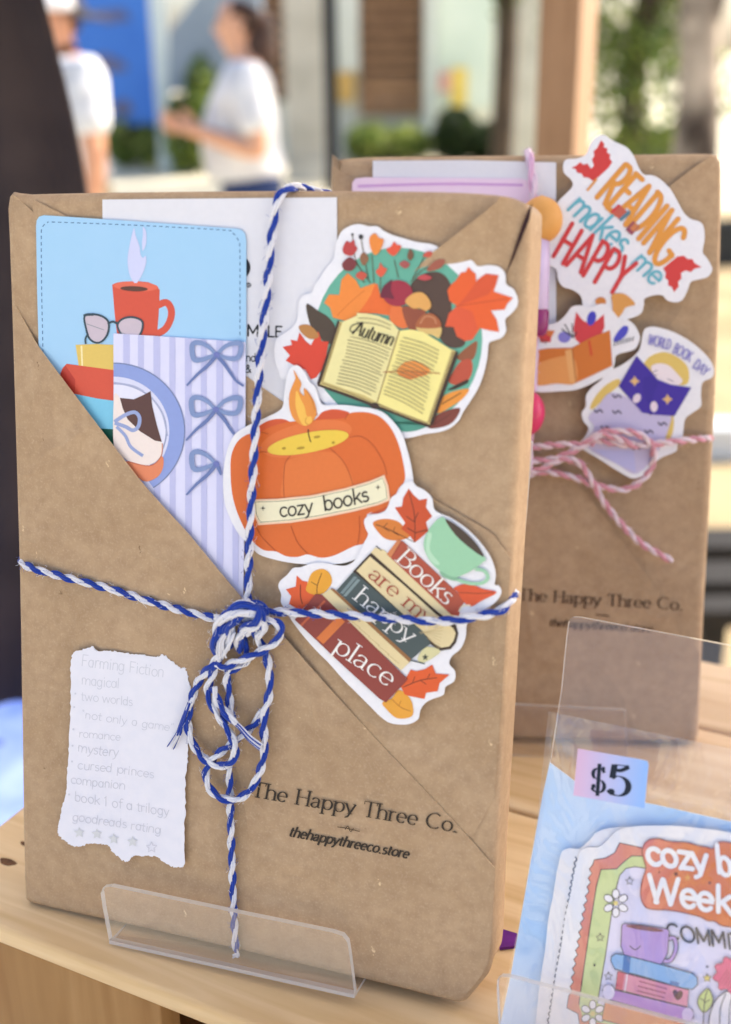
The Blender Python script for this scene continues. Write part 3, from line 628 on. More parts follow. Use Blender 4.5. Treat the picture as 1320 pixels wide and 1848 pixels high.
mb.add(c4 + [ap], [(0, 1, 4), (1, 2, 4), (2, 3, 4), (3, 0, 4)], m_can); mb.build('roof_fabric', can)
a0, a1 = on_y(984, 140, 1.25), on_y(1041, 140, 1.25)
px_ = float(a0[0]); pw = float(a1[0] - a0[0]) * 1.0
def rot_post():
    L_, C_, R_ = (on_y(v, 140, 1.25) for v in (978, 1043, 1086)); k_ = R(31.7); w_ = float(R_[0] - L_[0]) / (math.cos(k_) + math.sin(k_))
    c_ = np.array([float(C_[0]), 1.25]); a_ = np.array([-math.cos(k_), math.sin(k_)]) * w_; b_ = np.array([math.sin(k_), math.cos(k_)]) * w_
    f_ = [c_ + a_, c_, c_ + b_, c_ + a_ + b_]
    return [(p[0], p[1], GZ) for p in f_] + [(p[0], p[1], cz + .02) for p in f_]
for nm, (x, y) in (('post', (px_, 1.25)), ('post', (cx0 + .04, 1.25)), ('post', (cx0 + .04, cy0 + .06)), ('post', (cx1 - .1, cy0 + .06))):
    mb = MB(); mb.box((x, y, GZ), (x + pw, y + pw, cz + .02), m_post) if x != px_ else mb.add(rot_post(), [(3, 2, 1, 0), (4, 5, 6, 7), (0, 1, 5, 4), (1, 2, 6, 5), (2, 3, 7, 6), (3, 0, 4, 7)], m_post); mb.build(nm, can)
mb = MB(); mb.box((cx0, cy1 - .07, cz - .03), (cx1, cy1 - .03, cz + .015), m_post); mb.build('beam', can)

# boards: front edge direction d, into the stall e
d_ = np.array([.897, -.442, 0]); e_ = np.array([.442, .897, 0]); c0 = np.array([-.1158, .2904, 0]) - d_ * .0365
FC = Frame(np.array([c0[0], c0[1], ZT]), d_, e_)           # shelf frame: u along the front, v into the stall, n up
cr = thing('display_crate', 'pine wood display crate whose slatted top carries the wrapped books', 'crate', FC)
def rbox(mb, lo, hi, mat, r=.0016):
    bm = bmesh.new(); bmesh.ops.create_cube(bm, size=1)
    for v in bm.verts: v.co = [lo[i] + (v.co[i] + .5) * (hi[i] - lo[i]) for i in range(3)]
    bmesh.ops.bevel(bm, geom=list(bm.edges), offset=r, segments=3, profile=.5, affect='EDGES')
    bm.verts.index_update(); mb.add([v.co[:] for v in bm.verts], [[v.index for v in f.verts] for f in bm.faces], mat, True); bm.free()
gq = on_z(945, 1465, ZT) - FC.o; gap = float(gq @ e_); vb = float((on_z(1240, 1186, ZT) - FC.o) @ e_)
for (v0, v1) in ((0, gap - .0012), (gap + .0012, gap + .082), (gap + .0845, vb)):
    mb = MB(); rbox(mb, (0, v0, -.0075), (.62, v1, 0), m_board); o_ = mb.build('top_slat', cr)
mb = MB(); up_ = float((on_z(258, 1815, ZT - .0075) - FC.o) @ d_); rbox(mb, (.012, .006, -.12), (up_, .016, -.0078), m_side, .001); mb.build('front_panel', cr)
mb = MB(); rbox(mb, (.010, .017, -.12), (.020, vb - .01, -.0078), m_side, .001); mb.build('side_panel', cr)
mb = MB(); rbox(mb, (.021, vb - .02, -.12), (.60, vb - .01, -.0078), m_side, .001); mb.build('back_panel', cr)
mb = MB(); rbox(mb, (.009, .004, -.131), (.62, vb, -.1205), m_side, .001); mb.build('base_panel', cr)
for x, y, r_ in ((14, 1556, .0034), (46, 1523, .0022)):
    mb = MB(); p = on_z(x, y, ZT) - FC.o; a, b = float(p @ d_), float(p @ e_); w = np.radians(np.arange(0, 360, 30))
    mb.add([(a + r_ * math.cos(t) * (1 + .2 * math.sin(3 * t)), b + r_ * .5 * math.sin(t), .00006) for t in w], [tuple(range(12))], noisy('wood_knot', (78, 50, 30), (110, 74, 46), 400, .7)); mb.build('knot', cr)
# table under the crate with a grey cloth
tb = thing('stall_table', 'stall table with a mauve grey cloth under the wooden crate', 'table', loc=(0, 0, 0))
TZ = ZT - .1325
mb = MB(); m_cl = noisy('mauve_cloth', (120, 104, 108), (138, 120, 122), 30, .9, .2); mb.box((-.165, .05, TZ - .004), (1.3, .60, TZ - .0005), m_cl); mb.box((-.165, .046, TZ - .5), (1.3, .05, TZ - .0005), m_cl); mb.build('tablecloth', tb)
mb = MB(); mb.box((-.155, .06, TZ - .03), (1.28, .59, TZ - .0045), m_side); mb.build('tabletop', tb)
for x, y in ((-.14, .1), (1.2, .1), (-.14, .52), (1.2, .52)):
    mb = MB(); mb.box((x, y, GZ), (x + .04, y + .04, TZ - .031), m_post); mb.build('leg', tb)
# light blue cloth on a neighbouring table, dark drape on the left
nb = thing('side_table', 'low side table under a light blue and white cloth at the far left', 'table', loc=(0, 0, 0))
p = on_z(20, 1390, -.55); m_bl = noisy('blue_white_cloth', (44, 76, 160), (130, 150, 205), 9, .85, .3)
mb = MB(); x1 = float(p[0]) + .10; mb.box((x1 - .7, float(p[1]) - .35, -.552), (x1, float(p[1]) + .12, -.55), m_bl); mb.box((x1 - .7, float(p[1]) - .352, -1.0), (x1, float(p[1]) - .35, -.55), m_bl); mb.build('cloth', nb)
mb = MB(); mb.box((x1 - .68, float(p[1]) - .34, -.58), (x1 - .02, float(p[1]) + .1, -.5525), m_side); mb.build('tabletop', nb)
for x in (x1 - .66, x1 - .08):
    for y in (float(p[1]) - .32, float(p[1]) + .04): mb = MB(); mb.box((x, y, GZ), (x + .04, y + .04, -.581), m_side); mb.build('leg', nb)
dr = thing('drape', 'dark brown black drape hanging at the left edge of the stall', 'drape', loc=(0, 0, 0))
mb = MB(); Yd = .86; cols = 46; rows = 40; vs = []
edge = [(-400, -.0), (0, 78), (200, 122), (345, 150), (500, 168), (900, 160), (1240, 90), (1275, 75)]
ys = np.linspace(-420, 1285, rows)
for y in ys:
    xe = float(np.interp(y, [e[0] for e in edge], [e[1] for e in edge])); r_ = on_y(xe, y, Yd)
    for c in range(cols):
        f = c / (cols - 1); x = r_[0] - f * .42
        vs.append((x, Yd + .022 * math.sin(f * 34 + .4 * math.sin(y * .004)) * (.4 + .6 * f) + .01 * math.sin(y * .006 + f * 5), float(r_[2])))
vs2 = [(x, y + .004, z) for x, y, z in vs]; n0 = len(vs)
fs = [(r_ * cols + c, (r_ + 1) * cols + c, (r_ + 1) * cols + c + 1, r_ * cols + c + 1) for r_ in range(rows - 1) for c in range(cols - 1)]
mb.add(vs + vs2, fs + [tuple(i + n0 for i in f[::-1]) for f in fs] + [(r_ * cols, r_ * cols + n0, (r_ + 1) * cols + n0, (r_ + 1) * cols) for r_ in range(rows - 1)],
       noisy('dark_drape', (50, 42, 44), (62, 52, 52), 16, .9, .2), True); mb.build('fabric', dr)
top = on_y(0, -420, Yd); mb = MB(); mb.tube([(float(top[0]) - .5, Yd + .01, float(top[2]) + .01), (float(top[0]) + .05, Yd + .01, float(top[2]) + .01)], .012, m_post)
mb.tube([(float(top[0]) - .45, Yd + .01, float(top[2]) + .005), (float(top[0]) - .45, Yd + .01, GZ)], .012, m_post); mb.build('rail', dr)
# ================================================================== wrapped books
def inset(q, d):
    q = np.array(q); a = np.roll(q, 1, 0); b = np.roll(q, -1, 0)
    t = b - a; t /= np.linalg.norm(t, axis=1)[:, None] + 1e-12
    lo, hi = q.min(0), q.max(0); c = (lo + hi) / 2
    return c + (q - c) * (1 - 2 * d / (hi - lo))
def book_body(name, parent, q, T, r, mat):
    """block wrapped in paper: rounded front and back edges on the traced outline q (counter-clockwise)"""
    prof = [(r * (1 - math.sin(R(a))), -r * (1 - math.cos(R(a)))) for a in (0, 15, 30, 45, 60, 75, 90)]
    prof += [(.0004, -T * .5), (0, -T + r)] + [(r * (1 - math.sin(R(a))), -T + r * (1 - math.cos(R(a)))) for a in (70, 45, 20, 0)]
    m = len(q); vs = []; fs = []
    for d, h in prof: vs += [(a, b, h) for a, b in inset(q, d)]
    for k in range(len(prof) - 1): fs += [(k * m + (i + 1) % m, k * m + i, (k + 1) * m + i, (k + 1) * m + (i + 1) % m) for i in range(m)]
    fs = [f[::-1] for f in fs]
    mb = MB(); mb.add(vs, fs, mat, True)
    mb.add(vs[:m], [tuple(range(m))], mat); mb.add(vs[-m:], [tuple(range(m - 1, -1, -1))], mat)
    return mb.build(name, parent)
def sheet(name, parent, F, edge_px, bound_px, hf, mat, th=.00025, N=64, M=14, rim=None):
    """paper flap ruled between its free edge and the line where it is fixed; hf(s, t) is its lift"""
    def res(p):
        p = np.array(p, float); L = np.r_[0, np.cumsum(np.linalg.norm(np.diff(p, axis=0), axis=1))]
        s_ = np.linspace(0, L[-1], N); return np.stack([np.interp(s_, L, p[:, k]) for k in (0, 1)], 1)
    Ea, Ba = res(edge_px), res(bound_px); vs = []
    for i in range(N):
        for j in range(M):
            t = j / (M - 1); p = Ea[i] * (1 - t) + Ba[i] * t; h = hf(i / (N - 1), t)
            a, b = F.at(p[0], p[1], h); vs.append((a, b, h))
    fs = [(i * M + j, i * M + j + 1, (i + 1) * M + j + 1, (i + 1) * M + j) for i in range(N - 1) for j in range(M - 1)]
    v = np.array(vs)
    if np.cross(v[1] - v[0], v[M] - v[0])[2] < 0: fs = [f[::-1] for f in fs]
    mb = MB(); mb.add(vs, fs, mat, True)
    rv = [vs[i * M] for i in range(N)]; lo = [(a, b, h - th) for a, b, h in rv]
    mb.add(rv + lo, [(i, i + 1, N + i + 1, N + i) for i in range(N - 1)], rim or mat)
    n0 = [(a, b, h - th) for a, b, h in vs]; mb.add(n0, [f[::-1] for f in fs], mat, True)
    return mb.build(name, parent)
KR = kraft(); m_rim = noisy('paper_cut_edge', (206, 178, 142), (214, 188, 152), 900, .8)
def smooth01(t): t = min(1, max(0, t)); return t * t * (3 - 2 * t)

A_OUT = [(23, 354), (60, 351), (200, 348), (400, 345.5), (600, 345), (800, 347), (900, 353), (938, 362), (957, 376), (961, 400), (956, 520), (945, 740), (934, 920), (922, 1120), (912, 1300), (900, 1500), (894, 1620), (892, 1690), (890, 1722), (886, 1748), (872, 1768), (850, 1795), (838, 1803), (815, 1800), (700, 1772), (500, 1725), (300, 1679), (160, 1648), (75, 1629), (56, 1622), (51, 1606), (48, 1500), (45, 1300), (41, 1050), (34, 800), (27, 560), (23, 440)]
TA = .019
ba = thing('wrapped_book', 'front book wrapped in brown kraft paper tied with blue and white twine', 'wrapped book', FA, group='books wrapped in kraft paper')
q = ccw([FA.at(x, y, -.003) for x, y in catmull(A_OUT, True, 3)])
book_body('kraft_wrapping', ba, q, TA, .0027, KR)
# upper pocket flap, only glimpsed between the cards and at the right
edge2 = [(60, 300 + 60), (200, 430), (443, 678), (512, 726), (620, 800), (790, 905), (888, 962), (922, 1008)]
sheet('inner_pocket_flap', ba, FA, edge2, [(60, 600), (200, 800), (340, 965), (440, 1085), (520, 1165), (690, 1345), (850, 1517), (893, 1440)],
      lambda s, t: .0002 + .0006 * (1 - t), KR, rim=m_rim)
# the big diagonal pocket flap
edge1 = [(29, 552), (67, 622), (107, 676), (150, 733), (205, 805), (253, 867), (280, 898), (340, 963), (373, 1003), (437, 1080), (475, 1118), (515, 1152), (590, 1237), (690, 1346), (780, 1440), (853, 1519), (893, 1566)]
bnd1 = [(30, 570), (36, 800), (43, 1050), (48, 1300), (52, 1500), (55, 1604), (70, 1623), (160, 1644), (300, 1675), (500, 1721), (700, 1768), (815, 1795), (845, 1793), (880, 1745), (887, 1690), (892, 1600)]
def lift1(s, t):
    e = .0002 + .0029 * smooth01(s / .12) * (1 - .90 * smooth01((s - .46) / .3))
    return .00006 + e * (1 - t) ** 1.6 * 1.0
sheet('pocket_flap', ba, FA, edge1, bnd1, lift1, KR, rim=m_rim, N=90)
# gift-wrap folds at the upper corners
sheet('corner_fold', ba, FA, [(25, 353), (48, 372), (76, 396), (120, 432)], [(26, 362), (28, 480), (34, 560), (80, 600)], lambda s, t: .00008 + .0006 * (1 - t) * smooth01(s * 3), KR, rim=m_rim, N=24)
sheet('corner_fold', ba, FA, [(906, 354), (880, 379), (850, 402), (820, 425), (780, 456), (745, 492)], [(935, 364), (950, 380), (930, 440), (912, 498), (880, 520), (800, 560)],
      lambda s, t: .0003 + .0026 * (1 - t) ** 1.2 * (.35 + .65 * smooth01((1 - s) * 1.4)), KR, rim=m_rim, N=30)
mb = MB(); gp_ = [(961, 366), (953, 379), (941, 410), (928, 452), (911, 500), (929, 463), (943, 428), (956, 396)]
qq = ccw([FA.at(x, y, .0012) for x, y in gp_]); mb.add([(a, b, .0012) for a, b in qq], [tuple(range(len(qq)))], noisy('maroon_cover', (40, 10, 12), (52, 14, 14), 600, .5)); mb.build('cover_gap', ba)
# rubber-stamped lettering
st = Print(FA, 'K2', .00078)
BLK = (40, 30, 26)
st.text(BLK, 'The Happy Three Co.', (150, 163), (1222, 352), (14, -76), .15, 'serif')
st.line(BLK, [(600, 322), (640, 328), (716, 346)], 4); st.line(BLK, [(640, 336), (655, 318), (668, 346), (684, 330)], 4)
st.build('stamped_name', ba)
st = Print(FA, 'K2', .0005)
st.text(BLK, 'thehappythreeco.store', (346, 368), (966, 486), (9, -50), .22, 'bold', slant=.2)
st.build('stamped_address', ba)

# --- clear acrylic easel under the front book
AC = clear('acrylic', gloss=.02, milky=.025); ACE = clear('acrylic_edge', gloss=.08, milky=.75)
def panel(mb, F, px, h, th, mat, edge, sm=False, zoom='A'):
    p = catmull(px, True, 4) if sm else np.array(px, float)
    q = ccw([F.at(x, y, h) for x, y in src(zoom, p)]); m = len(q)
    f = [(a, b, h) for a, b in q]; k = [(a, b, h - th) for a, b in q]
    mb.add(f, [tuple(range(m))], mat); mb.add(k, [tuple(range(m - 1, -1, -1))], mat)
    mb.add(f + k, [(i + m, (i + 1) % m + m, (i + 1) % m, i) for i in range(m)], edge)
ea = thing('acrylic_easel', 'clear acrylic easel with a low front lip holding the front book', 'easel', FA, group='clear acrylic stands')
mb = MB(); LH = .0068
lip = [(197, 1697), (186, 1640), (182, 1612), (186, 1602), (200, 1600), (400, 1642), (600, 1683), (618, 1689), (627, 1700), (631, 1724), (640, 1795)]
panel(mb, FA, lip, LH, .002, AC, ACE); mb.build('lip', ea)
l0, l1 = FA.at(197, 1697, LH), FA.at(640, 1795, LH); bb = min(l0[1], l1[1]); 
mb = MB(); yb = -.0036
for x in ():
    pass
v8 = [(l0[0], l0[1], LH - .0001), (l1[0], l1[1], LH - .0001), (l1[0], l1[1] - .0, -.028), (l0[0], l0[1], -.028)]
v8 = v8 + [(a, b - .0012, c) for a, b, c in v8]
mb.add(v8, [(3, 2, 1, 0)[::-1], (4, 5, 6, 7)[::-1]], AC); mb.add(v8, [(0, 1, 5, 4), (1, 2, 6, 5), (2, 3, 7, 6), (3, 0, 4, 7)], ACE); mb.build('base', ea)
mb = MB(); hB = -TA - .0012; w0, w1 = .012, .1492
bt = .155; vs = [(w0, -.002, hB), (w1 - .004, -.002, hB), (w1, bt, hB), (w1 - .006, bt + .004, hB), (w0, bt + .004, hB)]
vs = vs + [(a, b, hB - .0025) for a, b, c in vs]
mb.add(vs, [(0, 1, 2, 3, 4), (9, 8, 7, 6, 5)], AC); mb.add(vs, [(i + 5, (i + 1) % 5 + 5, (i + 1) % 5, i) for i in range(5)], ACE); mb.build('back_plate', ea)

# ================================================================== cards tucked into the front book
WHT = noisy('white_card', (219, 217, 224), (221, 219, 226), 500, .55)
pk = thing('tea_packet', 'plain white paper packet with black lettering behind the blue card', 'packet', FA)
slab('paper', pk, FA, 'A', [(185, 360), (400, 358), (608, 356), (609, 500), (604, 830), (560, 790), (512, 740), (443, 690), (300, 560), (186, 450)], .0005, .00025, WHT, False)
st = Print(FA, 'Z3', .00052); K = (36, 34, 38)
st.text(K, 'M', (1130, 700), (1188, 703), (1, -50), .17); st.text(K, 'I', (1192, 703), (1212, 704), (1, -50), .17); st.text(K, 'LE', (1224, 704), (1294, 707), (1, -48), .16)
st.text(K, 'nd', (1126, 817), (1174, 818), (0, -36), .13); st.text(K, '&', (1124, 868), (1152, 869), (0, -34), .14)
st.ell(K, 1098, 388, 50, 54); st.line(K, [(1140 + 10 * math.cos(w), 468 + 10 * math.sin(w)) for w in np.linspace(0, 6.0, 14)], 3, True, True)
st.text(K, 'R', (1135, 474), (1146, 474), (0, -12), .2)
st.build('lettering', pk)

bc = thing('bookmark_card', 'light blue rounded card picturing a steaming red mug and books', 'card', FA)
rc = [(1128, 330), (1128, 262), (1120, 226), (1096, 212), (1060, 209), (220, 150), (190, 150), (170, 166), (166, 200), (172, 600), (180, 760), (330, 960), (530, 1200), (900, 1500), (1110, 1300), (1126, 1000)]
BLU = noisy('blue_card', (160, 200, 232), (162, 201, 233), 120, .4)
slab('card', bc, FA, 'Z3', [(166, 200), (169, 172), (180, 155), (202, 148), (620, 176), (1085, 210), (1108, 216), (1122, 232), (1128, 262), (1128, 700), (1122, 1200), (700, 1240), (520, 1190), (330, 960), (178, 750), (171, 500)], .0011, .0003, BLU, False)
H = .00112
st = Print(FA, 'Z3', H); DB = (64, 98, 150)
path = [(198, 780), (192, 500), (190, 260), (194, 205), (220, 183), (260, 180), (640, 195), (1020, 216), (1062, 226), (1092, 262), (1100, 320), (1100, 720)]
cp = catmull(path, False, 12); L = np.r_[0, np.cumsum(np.linalg.norm(np.diff(cp, axis=0), axis=1))]; s_ = 0
while s_ < L[-1] - 18:
    st.line(DB, [(np.interp(s_ + d, L, cp[:, 0]), np.interp(s_ + d, L, cp[:, 1])) for d in (0, 8, 16)], 4, False, keep=True); s_ += 29
st.build('stitched_border', bc)
st = Print(FA, 'Z3', H); RED = (212, 86, 64)
st.line(RED, [(722, 562), (762, 548), (785, 580), (782, 625), (755, 672), (705, 698)], 32)
st.poly(RED, [(515, 466), (560, 455), (620, 449), (680, 455), (718, 470), (733, 492), (728, 600), (720, 702), (538, 700), (526, 600)], False)
st.ell((226, 108, 84), 622, 474, 104, 22, 3); st.ell((96, 62, 50), 615, 485, 63, 12, 2); st.build('mug', bc)
st = Print(FA, 'Z3', H + .00006); SM = (206, 208, 240)
st.poly(SM, [(614, 208), (622, 240), (640, 290), (644, 326), (656, 344), (668, 334), (670, 370), (650, 425), (622, 460), (596, 424), (585, 360), (594, 290)])
st.poly(SM, [(656, 202), (670, 224), (670, 280), (654, 312), (652, 270), (656, 240)]); st.build('steam', bc)
st = Print(FA, 'Z3', H + .00008)
st.poly((222, 190, 100), [(347, 742), (440, 738), (526, 742), (526, 858), (362, 842)], False); st.line((240, 224, 170), [(374, 746), (378, 842)], 8, False)
st.poly(RED, [(274, 884), (288, 848), (306, 829), (526, 858), (526, 1004), (338, 966)], False); st.poly((190, 66, 52), [(274, 884), (300, 836), (345, 900), (345, 966)], False)
st.poly((126, 196, 226), [(340, 966), (526, 1004), (526, 1095), (440, 1095), (380, 1030)], False); st.z = 'Z5'
st.poly((126, 196, 226), [(292, 462), (500, 490), (500, 646), (415, 640)], False); st.poly((30, 88, 72), [(414, 640), (500, 644), (500, 752), (460, 700)], False)
st.build('stacked_books', bc)
st = Print(FA, 'Z3', H + .00016); GL = (58, 74, 84)
for p in ([(388, 612), (425, 602), (470, 612), (498, 640), (494, 690), (470, 724), (440, 732), (410, 712), (396, 670)], [(540, 650), (560, 625), (600, 615), (640, 625), (655, 645), (645, 690), (610, 720), (570, 705), (548, 680)]):
    st.poly((200, 184, 196), p); st.line((150, 150, 160), [(p[0][0] + 10, p[0][1] + 34), (p[0][0] + 90, p[0][1] + 62)], 4, False); st.line(GL, p, 9, True, True)
st.line(GL, [(494, 646), (518, 636), (544, 648)], 10); st.line(GL, [(384, 610), (400, 604), (430, 603)], 12); st.line(GL, [(405, 690), (392, 715), (394, 738)], 8); st.build('eyeglasses', bc)

sc_ = thing('striped_card', 'lavender striped card with three blue bows and a cat on a plate', 'card', FA)
SP = noisy('lavender_card', (214, 212, 238), (216, 214, 240), 300, .45)
slab('card', sc_, FA, 'Z5', [(495, 125), (850, 147), (1210, 172), (1209, 700), (1202, 1300), (1196, 1560), (1130, 1520), (900, 1240), (700, 1020), (498, 770)], .0016, .0003, SP, False)
st = Print(FA, 'Z5', .00162); LV = (190, 190, 228)
for i, x in enumerate((548, 628, 712, 798, 882, 968, 1052, 1138)):
    yt = 127 + (x - 495) * .064; w = 36 if i % 2 == 0 else 32; yb = 770 + (x - 498) * 1.08
    st.poly(LV, [(x, yt), (x + w, yt + 2), (x + w + 2, min(yb + 34, 1540)), (x + 2, min(yb, 1540))], False)
st.build('stripes', sc_)
st = Print(FA, 'Z5', .00172); C0 = (496, 655)
def half(rx, ry, a0=-90, a1=90):
    w = np.radians(np.linspace(a0, a1, 30)); return [(C0[0] + rx * math.cos(t), C0[1] + ry * math.sin(t)) for t in w] + [(C0[0], C0[1])]
def clip(p):                                                         # keep the picture on the visible card, above the pocket edge
    return p
st.poly((120, 130, 170), half(388, 372, -90, 56), False); st.poly((142, 158, 214), half(382, 366, -90, 56), False)
st.poly((214, 214, 238), half(302, 296, -90, 60), False); st.poly((150, 156, 190), half(290, 262, -90, 60), False); st.poly((226, 224, 242), half(282, 254, -90, 60), False)
st.line((168, 172, 204), [(497, 392), (600, 410), (660, 440)], 10); st.line((168, 172, 204), [(700, 470), (760, 560), (788, 680)], 8)
st.build('plate', sc_)
st = Print(FA, 'Z5', .00182)
st.poly((226, 134, 96), [(560, 818), (690, 845), (758, 790), (764, 850), (730, 905), (652, 922)]); st.poly((238, 222, 216), [(498, 470), (530, 474), (575, 560), (650, 640), (756, 712), (752, 786), (692, 836), (604, 828), (545, 792), (498, 745)])
st.poly((92, 62, 58), [(530, 474), (605, 482), (650, 462), (696, 438), (706, 520), (730, 620), (757, 712), (720, 706), (640, 656), (572, 590), (545, 530)], False); st.line((196, 110, 84), [(575, 818), (690, 842), (752, 792), (760, 720)], 5)
st.build('cat', sc_)
st = Print(FA, 'Z5', .00190); BW = (152, 164, 208)
st.line(BW, [(500, 604), (560, 566), (610, 552), (636, 580), (630, 628), (600, 650), (560, 630), (502, 610)], 20); st.line(BW, [(512, 630), (560, 680), (590, 740), (655, 788)], 17)
for k, (ox, oy) in enumerate(((0, 0), (-4, 297), (-2, 592))):
    bw = (128, 146, 190); bd = (104, 120, 172)
    off = lambda p: [(x + ox, y + oy) for x, y in p]
    sw = lambda t, d: .7 + .5 * math.sin(t * math.pi)
    st.line(bw, off([(1050, 240), (1010, 198), (960, 176), (925, 184), (922, 230), (935, 268), (975, 268), (1015, 254), (1052, 238)]), 24, wf=sw)
    st.line(bd, off([(1046, 252), (1005, 300), (955, 342), (925, 372), (892, 408)]), 20, wf=lambda t, d: 1.1 - .6 * t)
    if k < 2:
        st.line(bw, off([(1056, 238), (1100, 196), (1150, 178), (1184, 184), (1184, 225), (1165, 258), (1120, 262), (1060, 242)]), 24, wf=sw)
    st.line(bd, off([(1062, 252), (1100, 296), (1130, 342), (1162, 384), (1200, 410)] if k < 2 else [(1062, 252), (1080, 300)]), 20, wf=lambda t, d: 1.1 - .55 * t)
    st.ell((110, 118, 180), 1054 + ox, 240 + oy, 17, 15)
st.build('ribbon_bows', sc_)

# --- torn handwritten note
nt_ = thing('note', 'torn white paper note with faint handwriting and a row of stars', 'note', FA)
tp = [(245, 155), (300, 140), (355, 120), (375, 145), (450, 150), (520, 155), (580, 165), (640, 170), (700, 180), (745, 182), (770, 170), (800, 190), (850, 230), (880, 250), (905, 248), (920, 290), (935, 360), (945, 440), (940, 560), (922, 640), (922, 760), (908, 900), (905, 1100), (900, 1300), (902, 1420),
      (880, 1435), (830, 1430), (770, 1400), (735, 1375), (660, 1370), (600, 1370), (575, 1395), (550, 1405), (520, 1385), (470, 1340), (440, 1300), (400, 1300), (330, 1295), (290, 1310), (240, 1310), (190, 1280), (150, 1240), (150, 1200), (165, 1110), (195, 1000), (205, 850), (212, 700), (222, 520), (225, 350), (222, 220)]
pp = catmull(tp, True, 8); pp = pp + np.array([[rng.gauss(0, 2.6), rng.gauss(0, 2.6)] for _ in pp])
slab('paper', nt_, FA, 'Z8', pp, .0021, .00018, noisy('note_paper', (222, 220, 230), (226, 223, 232), 260, .7), False, edge=noisy('torn_fibre', (236, 226, 226), (240, 232, 232), 900, .9))
st = Print(FA, 'Z8', .00211); PC = (206, 205, 216)
for s_, x0, y0, x1, y1, c in (('Farming Fiction', 285, 235, 780, 305, 62), ('magical', 285, 345, 515, 368, 54), ("two worlds", 285, 440, 595, 475, 52), ('"not only a game"', 285, 545, 835, 628, 54), ('romance', 272, 660, 520, 682, 52),
                              ('mystery', 262, 745, 510, 778, 52), ("cursed princes", 262, 850, 722, 905, 54), ('companion', 222, 935, 548, 972, 52), ('book 1 of a trilogy', 245, 1040, 810, 1132, 56), ('goodreads rating', 232, 1158, 760, 1238, 54)):
    st.text(PC, s_, (x0, y0), (x1, y1), (c * .06 + rng.uniform(-4, 4), -c * rng.uniform(.85, 1.1)), .08, 'hand', bow=rng.uniform(-.1, .1))
for x, y in ((252, 402), (245, 482), (240, 614), (235, 712), (232, 806), (214, 1003)): st.ell(PC, x, y, 6, 6)
for i, (x, y) in enumerate(((275, 1230), (380, 1238), (480, 1268), (592, 1284), (705, 1318))): st.star((208, 208, 212) if i < 4 else PC, x, y, 34, None if i < 4 else 5)
st.build('handwriting', nt_)
# ================================================================== die-cut stickers on the front book
STK = noisy('sticker_white', (228, 225, 231), (232, 229, 234), 700, .3)
def sticker(label, F, zoom, outline, h, group='stickers on the wrapped books', th=.0002, sm=True):
    t_ = thing('sticker', label, 'sticker', F, group=group); slab('white_backing', t_, F, zoom, outline, h, th, STK, sm, 4); return t_
# --- autumn wreath with an open book
hs = .0012
s1 = sticker('round autumn sticker with an open book among maple leaves', FA, 'Z4', [(340, 140), (365, 95), (410, 70), (450, 65), (490, 75), (530, 75), (560, 95), (600, 115), (650, 130), (720, 150), (790, 160), (840, 185), (875, 215), (895, 245), (920, 235), (950, 225), (985, 240), (1010, 265), (1060, 260), (1110, 268), (1140, 300), (1145, 350), (1180, 375), (1200, 420), (1195, 460), (1165, 495), (1140, 520), (1145, 570), (1125, 605), (1085, 620), (1062, 635), (1055, 700), (1040, 770), (1015, 840), (980, 900), (940, 960), (920, 1000), (880, 1035), (830, 1055), (760, 1065), (700, 1080), (650, 1085), (560, 1075), (450, 1035), (340, 970), (250, 890), (200, 830), (110, 805), (75, 800), (60, 760), (45, 720), (40, 660), (50, 610), (80, 590), (110, 570), (135, 545), (150, 520), (155, 470), (160, 430), (185, 400), (220, 390), (235, 350), (260, 320), (290, 270), (325, 230), (330, 180)], hs)
p = Print(FA, 'Z4', hs)
p.ell((104, 172, 150), 630, 612, 402, 436)
p.poly((84, 150, 132), [(250, 800), (400, 880), (560, 950), (780, 1035), (830, 1000), (720, 1048), (620, 1050), (480, 1010), (350, 930)]); p.build('green_disc', s1)
p = Print(FA, 'Z4', hs + .6 * .00006)
p.poly((88, 68, 58), [(690, 360), (720, 320), (770, 295), (830, 295), (870, 330), (890, 390), (885, 450), (900, 560), (950, 620), (932, 650), (880, 652), (830, 610), (790, 500), (720, 420)])
p.poly((148, 90, 62), [(915, 690), (1000, 622), (1005, 660), (985, 710), (930, 715)]); p.poly((186, 84, 62), [(880, 790), (925, 722), (975, 708), (985, 760), (960, 812), (900, 830), (872, 815)]); p.poly((62, 54, 44), [(868, 852), (955, 806), (962, 822), (900, 852)])
p.poly((230, 148, 62), [(818, 965), (850, 882), (964, 848), (945, 890), (890, 930)]); p.line((60, 44, 34), [(838, 922), (890, 892), (930, 868)], 4); p.poly((126, 66, 56), [(776, 1036), (818, 972), (922, 940), (905, 992), (860, 1026)]); p.line((90, 46, 40), [(800, 1020), (880, 970)], 3)
p.poly((82, 68, 56), [(194, 444), (250, 478), (300, 510), (332, 560), (320, 622), (288, 632), (228, 572), (204, 520)]); p.poly((184, 128, 72), [(158, 550), (200, 543), (236, 570), (252, 602), (210, 612), (170, 582)])
p.build('brown_leaves', s1)
p = Print(FA, 'Z4', hs + .6 * .0002)
p.poly((214, 72, 52), [(80, 650), (125, 640), (118, 615), (150, 622), (160, 580), (190, 622), (215, 642), (250, 575), (266, 622), (300, 625), (290, 680), (280, 740), (240, 795), (215, 805), (190, 760), (140, 740), (95, 715), (115, 690)], False)
p.poly((230, 110, 52), [(430, 490), (470, 430), (500, 350), (532, 350), (545, 400), (592, 410), (612, 450), (590, 500), (520, 490)], False)
